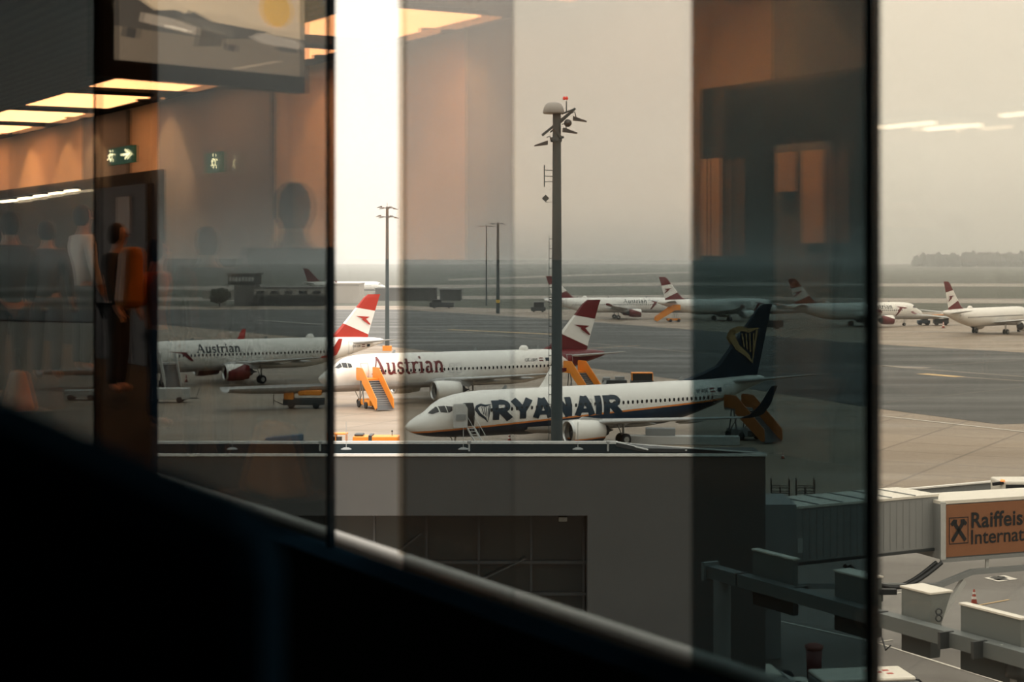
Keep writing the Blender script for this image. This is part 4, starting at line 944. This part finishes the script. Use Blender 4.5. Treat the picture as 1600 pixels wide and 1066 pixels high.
# ------------------------------------------------------------------ departure hall behind the camera, seen mirrored in the glass
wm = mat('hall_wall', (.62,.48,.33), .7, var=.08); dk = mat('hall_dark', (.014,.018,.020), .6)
NB = -4.0
wall_obj(wb(MB(), -6, 48, NB-.2, NB, FL, CE), 'wall_back', wm, kind='structure')
wall_obj(wb(MB(), -6, 48, NB, NG, FL-.2, FL), 'floor', mat('hall_floor',(.006,.009,.010),.8,spec=.1), kind='structure')
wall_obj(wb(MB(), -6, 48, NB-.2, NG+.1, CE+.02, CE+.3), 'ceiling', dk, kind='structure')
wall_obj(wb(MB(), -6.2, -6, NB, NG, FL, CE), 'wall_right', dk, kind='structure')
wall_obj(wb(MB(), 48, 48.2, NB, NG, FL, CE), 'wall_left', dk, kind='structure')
mb = MB()
for i in range(26):
    nn = 1.9-i*.16; wb(mb, -5, 46, nn-.05, nn, CE-.12, CE+.02)
wall_obj(mb, 'ceiling_slats', mat('slat_brown',(.05,.038,.03),.6), kind='structure')
def V(px, py, nv):      # real position of what the glass shows at (px, py), nv metres deep in the mirror
    return (4-nv, t_at(px, nv), z_at(px, py, nv))
warm = mat('light_panel', (.9,.6,.35), .5, emit=(1.0,.40,.155), es=5.0)
white_l = mat('tube_light', (.9,.85,.7), .5, emit=(1.0,.78,.5), es=5.0)
t0 = t_at(235, 7.6)
for i in range(-5, 9):
    tt = t0 + i*3.1
    v = thing('ceiling_light', 'warm recessed ceiling light panel along the back wall of the hall', 'ceiling light', nt_(-2.95, tt, CE), ROT, 'recessed ceiling panels in the hall')
    MB().box(0,1.9,-.62,.62,-.04,0).build('diffuser', warm, v); MB().box(-.05,1.95,-.68,.68,-.02,.03).build('frame', dk, v)
for (px, py, ln) in ((1378,202,.40),(1566,184,.4)):
    nn, t, z = V(px, py, 6.5)
    v = thing('tube_light', 'pair of pale tube lights over the hall', 'ceiling light', nt_(nn, t, z), ROT, 'tube lights in the hall')
    MB().box(-ln,0,-.03,.0,0,.02).box(-ln,0,.3,.33,0,.02).build('tube', white_l, v); MB().box(-ln,0,-.1,.4,.04,.08).build('housing', dk, v)
for k in range(5):
    nn, t, z = V(10+k*24, 316-k*4, 6.6+k*.25)
    v = thing('strip_light', 'slim bright strip light far down the hall', 'ceiling light', nt_(nn, t, z), ROT, 'strip lights far down the hall')
    MB().box(-.45,.35,-.04,.04,0,.03).build('tube', white_l, v); MB().box(-.45,.35,-.05,.05,.03,.06).build('housing', dk, v)
for px, en in ((8,90),(62,90),(110,110),(222,110),(455,80),(500,60),(668,90),(1110,60),(1165,60)):
    nn, t, z = V(px, 300, 7.55)
    v = thing('wall_washer', 'small warm downlight washing the hall wall', 'ceiling light', nt_(nn, t, CE-.02), ROT, 'wall washers along the hall wall')
    MB().lathe([(.0,-.02),(.06,-.02),(.08,-.05),(.09,-.05),(.09,.02),(0,.02)], 'z', (0,0,0), 16).build('housing', dk, v)
    ld = bpy.data.lights.new('wash_lamp', 'SPOT'); ld.energy = en*3.5; ld.color = (1.0,.47,.18); ld.spot_size = math.radians(95); ld.spot_blend = .6; ld.shadow_soft_size = .05
    lo = bpy.data.objects.new('wash_lamp', ld); COL.objects.link(lo); lo.location = nt_(nn, t, CE-.09)
    lo.rotation_euler = (Vector(nt_(-4, t, CE-1.5))-lo.location).to_track_quat('-Z','Y').to_euler()
# grey panels added to keep the warm wash to its bays, door, exit signs
for px0, px1 in ((133,203),(252,428),(735,1075),(1215,1700)):
    a, b = t_at(px1,8), t_at(px0,8)
    wall_obj(wb(MB(), a, b, NB, NB+.06, FL, CE-.02), 'wall_panel', mat('panel_taupe',(.13,.145,.15) ,.6), kind='structure')
a, b = t_at(1360,8), t_at(1110,8)
wall_obj(wb(MB(), a, b, NB, NB+.1, FL, z_at(1200,128,8)), 'wall_niche', dk, kind='structure')
wall_obj(wb(MB(), -5, t_at(252,7.9), NB, NB+.12, FL, H-.03), 'wall_added_band', mat('added_band_low',(.008,.012,.014),.9,spec=.1), kind='structure')  # dark band added to cut the warm wall reflection in the glass
wall_obj(wb(MB(), t_at(252,7.9), 47, NB, NB+.12, FL, H+1.22), 'wall_added_band', mat('added_band_high',(.010,.014,.016),.8,spec=.15), kind='structure')  # taller dark band, added to darken the mirrored lower wall
d = thing('door_1', None, None, (0,0,0), ROT); d['kind'] = 'structure'
lit = mat('lit_pane', (.5,.3,.15), .5, emit=(1,.45,.2), es=.25)
zt = z_at(1240,238,7.9)
for (p0, p1, yb) in ((1212,1240,300),(1252,1284,380),(1095,1102,400),(1108,1122,400)):
    wb(MB(), t_at(p1,7.85), t_at(p0,7.85), -3.86, -3.84, z_at(p0,yb,7.85), zt).build('pane', lit, d)
wb(MB(), t_at(1290,7.85), t_at(1205,7.85), -3.9, -3.87, FL, zt+.06).build('leaf', M['grey'], d)
sg = mat('exit_green', (.015,.05,.03), .4, emit=(.04,.16,.08), es=.35); sw = mat('exit_white', (.8,.8,.6), .4, emit=(1,.9,.5), es=3.0)
def exit_sign(px0, px1, py0, py1, lab, arrow):
    nn, t, z = V((px0+px1)/2, py1, 6.5); hw_ = abs(t_at(px0,6.5)-t_at(px1,6.5))/2; hh_ = z_at(px0,py0,6.5)-z
    v = thing('exit_sign', lab, 'exit sign', nt_(nn, t, z), ROT); MB().box(-hw_,hw_,-.03,.03,0,hh_).build('case', sg, v)
    yq = -.04   # face towards the glass
    mb = MB()
    def qd(pts): mb.add([(x*hw_, yq, zz*hh_) for x, zz in pts], [tuple(range(len(pts)))])
    off = .1 if arrow else -1.0
    for q in stroke([(off+.55,.2),(off+.72,.45),(off+.62,.68)], .12)+stroke([(off+.72,.45),(off+.9,.3)], .1)+stroke([(off+.4,.6),(off+.65,.66),(off+.85,.52)], .09)+stroke([(off+.6,.78),(off+.68,.9)], .12): qd(q)
    if arrow:
        for q in stroke([(-.15,.5),(-.8,.5)], .14)+stroke([(-.5,.22),(-.85,.5),(-.5,.78)], .14): qd(q)
    mb.build('pictogram', sw, v)
exit_sign(172,209,233,256,'green exit sign with running figure and arrow by the dark column',True)
exit_sign(322,346,240,270,'bright exit sign in the middle of the hall',False)
# dark gate screen
nn, t, z = V(193, 640, 7.2)
v = thing('gate_board', 'dark gate board with pictogram on the hall wall', 'sign board', nt_(nn, t, FL), ROT)
MB().box(-1.1,1.1,-.06,.06,.0,H+.95-FL).build('panel', M['black'], v); MB().box(-.5,.1,-.08,-.07,H+.3-FL,H+.8-FL).build('poster', M['grey'], v)
# large hanging monitor showing the apron
zL, zR = 10.0, 10.96
vl = P(178,93,zL); vr = P(468,120,zR)
def mirror(p): d_ = p.x*CA+p.y*SA; return Vector((p.x-2*(d_-2)*CA, p.y-2*(d_-2)*SA, p.z))
rl, rrr = mirror(vl), mirror(vr); rr_ = Vector((rrr.x, rrr.y, rl.z)); ex = (rr_-rl); wdm = ex.length; ex.normalize(); ey = Vector((-ex.y,ex.x,0))
v = thing('hanging_monitor', 'large hanging monitor showing an airport apron and a yellow badge', 'monitor', rl, math.atan2(ex.y, ex.x))
# camera side of the screen: the side that faces the glass
sy = 1 if ey.dot(mirror(Vector((0,0,H)))-rl) > 0 else -1
hm_ = wdm*.62
MB().box(-.12,wdm+.05,-sy*.09,-sy*.01,-.10,hm_+.1).build('bezel', M['black'], v)
def em(name, c, k=1.0):
    c = (c[0]*.92, c[1]*.80, c[2]*.64)
    return mat('screen_'+name, c, .5, emit=c, es=k)
SK = 1.35
def scr(nm, pts, c, dep): 
    MB().add([(x*wdm, sy*dep, (z*.56 if z < .99 else z)*hm_) for x, z in pts], [tuple(range(len(pts)))]).build(nm, em(nm+str(dep), c, SK), v)
scr('screen_ground', [(0,0),(1,0),(1,.66),(0,.66)], (.21,.18,.15), .002)
scr('screen_sky', [(0,.62),(1,.50),(1,1),(0,1)], (.75,.62,.46), .003)
scr('screen_buildings', [(0,.42),(.2,.40),(.5,.38),(.8,.46),(.8,.55),(.5,.60),(.38,.72),(.36,.66),(.3,.7),(.2,.66),(.1,.8),(0,.82)], (.10,.095,.09), .004)
scr('screen_bridge', [(.12,.50),(.42,.40),(.42,.50),(.30,.58),(.13,.62)], (.42,.37,.32), .005)
scr('screen_truck', [(.40,.26),(.55,.30),(.56,.50),(.42,.50)], (.09,.08,.07), .006)
scr('screen_plane', [(.70,.46),(.76,.40),(.98,.33),(1.0,.42),(.97,.48),(.76,.53)], (.50,.46,.42), .006)
scr('screen_plane_engine', [(.84,.34),(.88,.31),(.98,.31),(.98,.36),(.86,.38)], (.08,.08,.08), .007)
scr('screen_line', [(.60,.02),(.63,.02),(.88,.18),(.86,.18)], (.6,.52,.42), .006)
scr('screen_tractor', [(.03,.30),(.10,.28),(.11,.40),(.04,.42)], (.07,.07,.07), .006)
scr('screen_cart', [(.56,.26),(.62,.24),(.63,.32),(.57,.34)], (.07,.06,.06), .006)
scr('screen_strip', [(.25,.47),(.37,.43),(.37,.46),(.25,.50)], (.95,.9,.8), .007)
pts = []
for i in range(48):
    a = 2*PI*i/48; q = .088+(.006 if i % 2 else -.004); pts.append((.85+q*math.cos(a), .86+q*2.6*math.sin(a)))
scr('screen_badge', pts, (.85,.50,.06), .008)
MB().tube([(wdm*.5,0,hm_+.1),(wdm*.5,0,CE-rl.z)], .04).build('hanger', M['dark'], v)

# hall people, standing so that the glass mirrors them
def person(px, ytop, nv, top, bottom, lab, face=0.0, hair=(.02,.015,.012), extra=None):
    Zd = F*nv/(CA*(px-X0)); nn, t, zt = V(px, ytop, nv); hgt = zt-FL
    base = nt_(nn, t, FL); k = hgt/1.75
    root = thing('person', lab, 'person', base, face, 'travellers standing in the hall')
    def skin(name, nodes, edges, m):
        me = bpy.data.meshes.new(name); me.from_pydata([tuple(c*k for c in n_[:3]) for n_ in nodes], edges, []); me.materials.append(m)
        o = bpy.data.objects.new(name, me); COL.objects.link(o); o.parent = root
        md = o.modifiers.new('skin', 'SKIN')
        for i, n_ in enumerate(nodes): me.skin_vertices[0].data[i].radius = (n_[3]*k, (n_[4] if len(n_) > 4 else n_[3])*k)
        me.skin_vertices[0].data[0].use_root = True; md.use_smooth_shade = True
        sb = o.modifiers.new('sub', 'SUBSURF'); sb.levels = 1; sb.render_levels = 1
        return o
    sk = mat('skin', (.36,.20,.13), .55)
    N = [(0,0,.95,.10,.07),(0,0,1.15,.10,.07),(0,0,1.34,.12,.08),(0,0,1.45,.09,.08),(0,.01,1.53,.055),(0,.02,1.60,.075,.085),(0,.02,1.68,.078,.09),(0,.01,1.73,.05,.06)]
    E_ = [(0,1),(1,2),(2,3),(3,4),(4,5),(5,6),(6,7)]
    for s in (-1,1):
        b_ = len(N); N += [(s*.19,0,1.40,.062),(s*.25,.02,1.13,.045),(s*.24,.10,.90,.036),(s*.24,.13,.84,.038,.02)]; E_ += [(2,b_),(b_,b_+1),(b_+1,b_+2),(b_+2,b_+3)]
        for f in range(4): c_ = len(N); N += [(s*.24-.03+.02*f,.16,.79,.009),(s*.24-.03+.02*f,.165,.745+.008*abs(f-1.5),.008)]; E_ += [(b_+3,c_),(c_,c_+1)]
        c_ = len(N); N += [(s*.20,.17,.82,.010),(s*.19,.19,.79,.009)]; E_ += [(b_+3,c_),(c_,c_+1)]
        b_ = len(N); N += [(s*.10,0,.86,.095),(s*.11,.02,.50,.062),(s*.11,-.01,.10,.042),(s*.12,.10,.05,.045,.03)]; E_ += [(0,b_),(b_,b_+1),(b_+1,b_+2),(b_+2,b_+3)]
    skin('body', N, E_, sk)
    N = [(0,0,.86,.18,.14),(0,0,1.15,.155,.12),(0,0,1.34,.185,.125),(0,0,1.44,.10,.09)]; E_ = [(0,1),(1,2),(2,3)]
    for s in (-1,1): b_ = len(N); N += [(s*.195,0,1.40,.078),(s*.255,.02,1.13,.058),(s*.245,.09,.92,.05)]; E_ += [(2,b_),(b_,b_+1),(b_+1,b_+2)]
    skin('jacket', N, E_, mat('cloth_%d%d%d' % tuple(int(c*99) for c in top), top, .8))
    N = [(0,0,.96,.15,.12)]; E_ = []
    for s in (-1,1): b_ = len(N); N += [(s*.10,0,.86,.11),(s*.11,.02,.50,.08),(s*.11,-.01,.10,.065)]; E_ += [(0,b_),(b_,b_+1),(b_+1,b_+2)]
    skin('trousers', N, E_, mat('cloth_%d%d%d' % tuple(int(c*99) for c in bottom), bottom, .8))
    MB().lathe([(.0,.10),(.045,.09),(.08,.05),(.09,0),(.088,-.06),(.06,-.12)], 'z', (0,-.012,1.665), 16).build('hair', mat('hair_dark', hair, .7), root).scale = (k,k,k)
    for o_h in root.children:
        if o_h.name.startswith('hair'): o_h.data.transform(Matrix.Identity(4))
    mb = MB(); mb.lathe([(0,-.012),(.014,0),(0,.03)], 'y', (0,.10,1.625), 8); o = mb.build('nose', sk, root); o.scale = (k,k,k)
    for s in (-1,1): o = MB().lathe([(0,-.008),(.011,0),(0,.008)], 'y', (s*.03,.093,1.655), 8).build('eye', M['black'], root); o.scale = (k,k,k)
    if extra: o = extra(root, k)
    return root
def pack(root, k): 
    return MB().hexa([(-.17,-.32,1.0),(.17,-.32,1.0),(.17,-.12,1.0),(-.17,-.12,1.0),(-.14,-.28,1.5),(.14,-.28,1.5),(.14,-.12,1.5),(-.14,-.12,1.5)]).build('backpack', M['orange'], root, bevel=.06)
BLK = (.02,.022,.025); JN = (.03,.035,.06)
person(14,332,4.2,BLK,BLK,'person in dark coat at the far left of the glass',.3)
person(72,346,5.3,(.06,.06,.065),BLK,'person in charcoal jacket second from left',1.2)
person(128,322,6.0,(.6,.58,.54),BLK,'person in white shirt left of the dark column',2.0)
person(182,350,5.4,BLK,BLK,'person in dark suit reflected in the dark column',2.8)
person(243,374,4.6,(.55,.16,.05),JN,'person in orange jacket with orange backpack',2.2,extra=pack)
person(322,356,4.2,(.10,.095,.09),JN,'shorter person in brown-grey coat right of the dark column',1.0)
person(455,289,3.2,(.08,.08,.08),BLK,'large blurred person just left of the dark joint',.8)
person(1408,226,4.5,(.10,.10,.11),BLK,'tall person shape in the right pane',.5)
person(1487,334,7.3,(.12,.12,.13),JN,'small person shape above the horizon in the right pane',.9)

for px, py, nv, lab in ((425,772,2.75,'orange tote bag mirrored below the roof line'),(28,640,3.4,'orange tote bag mirrored at the far left')):
    nn, t, z = V(px, py, nv); v = thing('tote_bag', lab, 'bag', nt_(nn, t, z), ROT)
    MB().hexa([(-.2,-.09,0),(.2,-.09,0),(.2,.09,0),(-.2,.09,0),(-.1,-.04,.3),(.1,-.04,.3),(.1,.04,.3),(-.1,.04,.3)]).build('bag_body', M['orange'], v, bevel=.03)
    MB().tube([(-.07,0,.3),(-.05,0,.46),(.05,0,.46),(.07,0,.3)],.012,6).build('handle', M['black'], v)
    MB().box(-.25,.25,-.2,.2,FL-z,-.0).build('plinth', dk, v)
# dark lounge chair close to the lens, lower left
v = thing('lounge_chair','black out-of-focus lounge chair back filling the lower left corner','chair',(0,0,FL))
def CP(px, py, Y): q = P(px, py, Y); return Vector((q.x,q.y,q.z-FL))
Yc = 1.0
a, b = CP(-250,545,1.25), CP(420,838,1.0)
th = Vector((0,.10,0)); dnv = Vector((0,0,-.75))
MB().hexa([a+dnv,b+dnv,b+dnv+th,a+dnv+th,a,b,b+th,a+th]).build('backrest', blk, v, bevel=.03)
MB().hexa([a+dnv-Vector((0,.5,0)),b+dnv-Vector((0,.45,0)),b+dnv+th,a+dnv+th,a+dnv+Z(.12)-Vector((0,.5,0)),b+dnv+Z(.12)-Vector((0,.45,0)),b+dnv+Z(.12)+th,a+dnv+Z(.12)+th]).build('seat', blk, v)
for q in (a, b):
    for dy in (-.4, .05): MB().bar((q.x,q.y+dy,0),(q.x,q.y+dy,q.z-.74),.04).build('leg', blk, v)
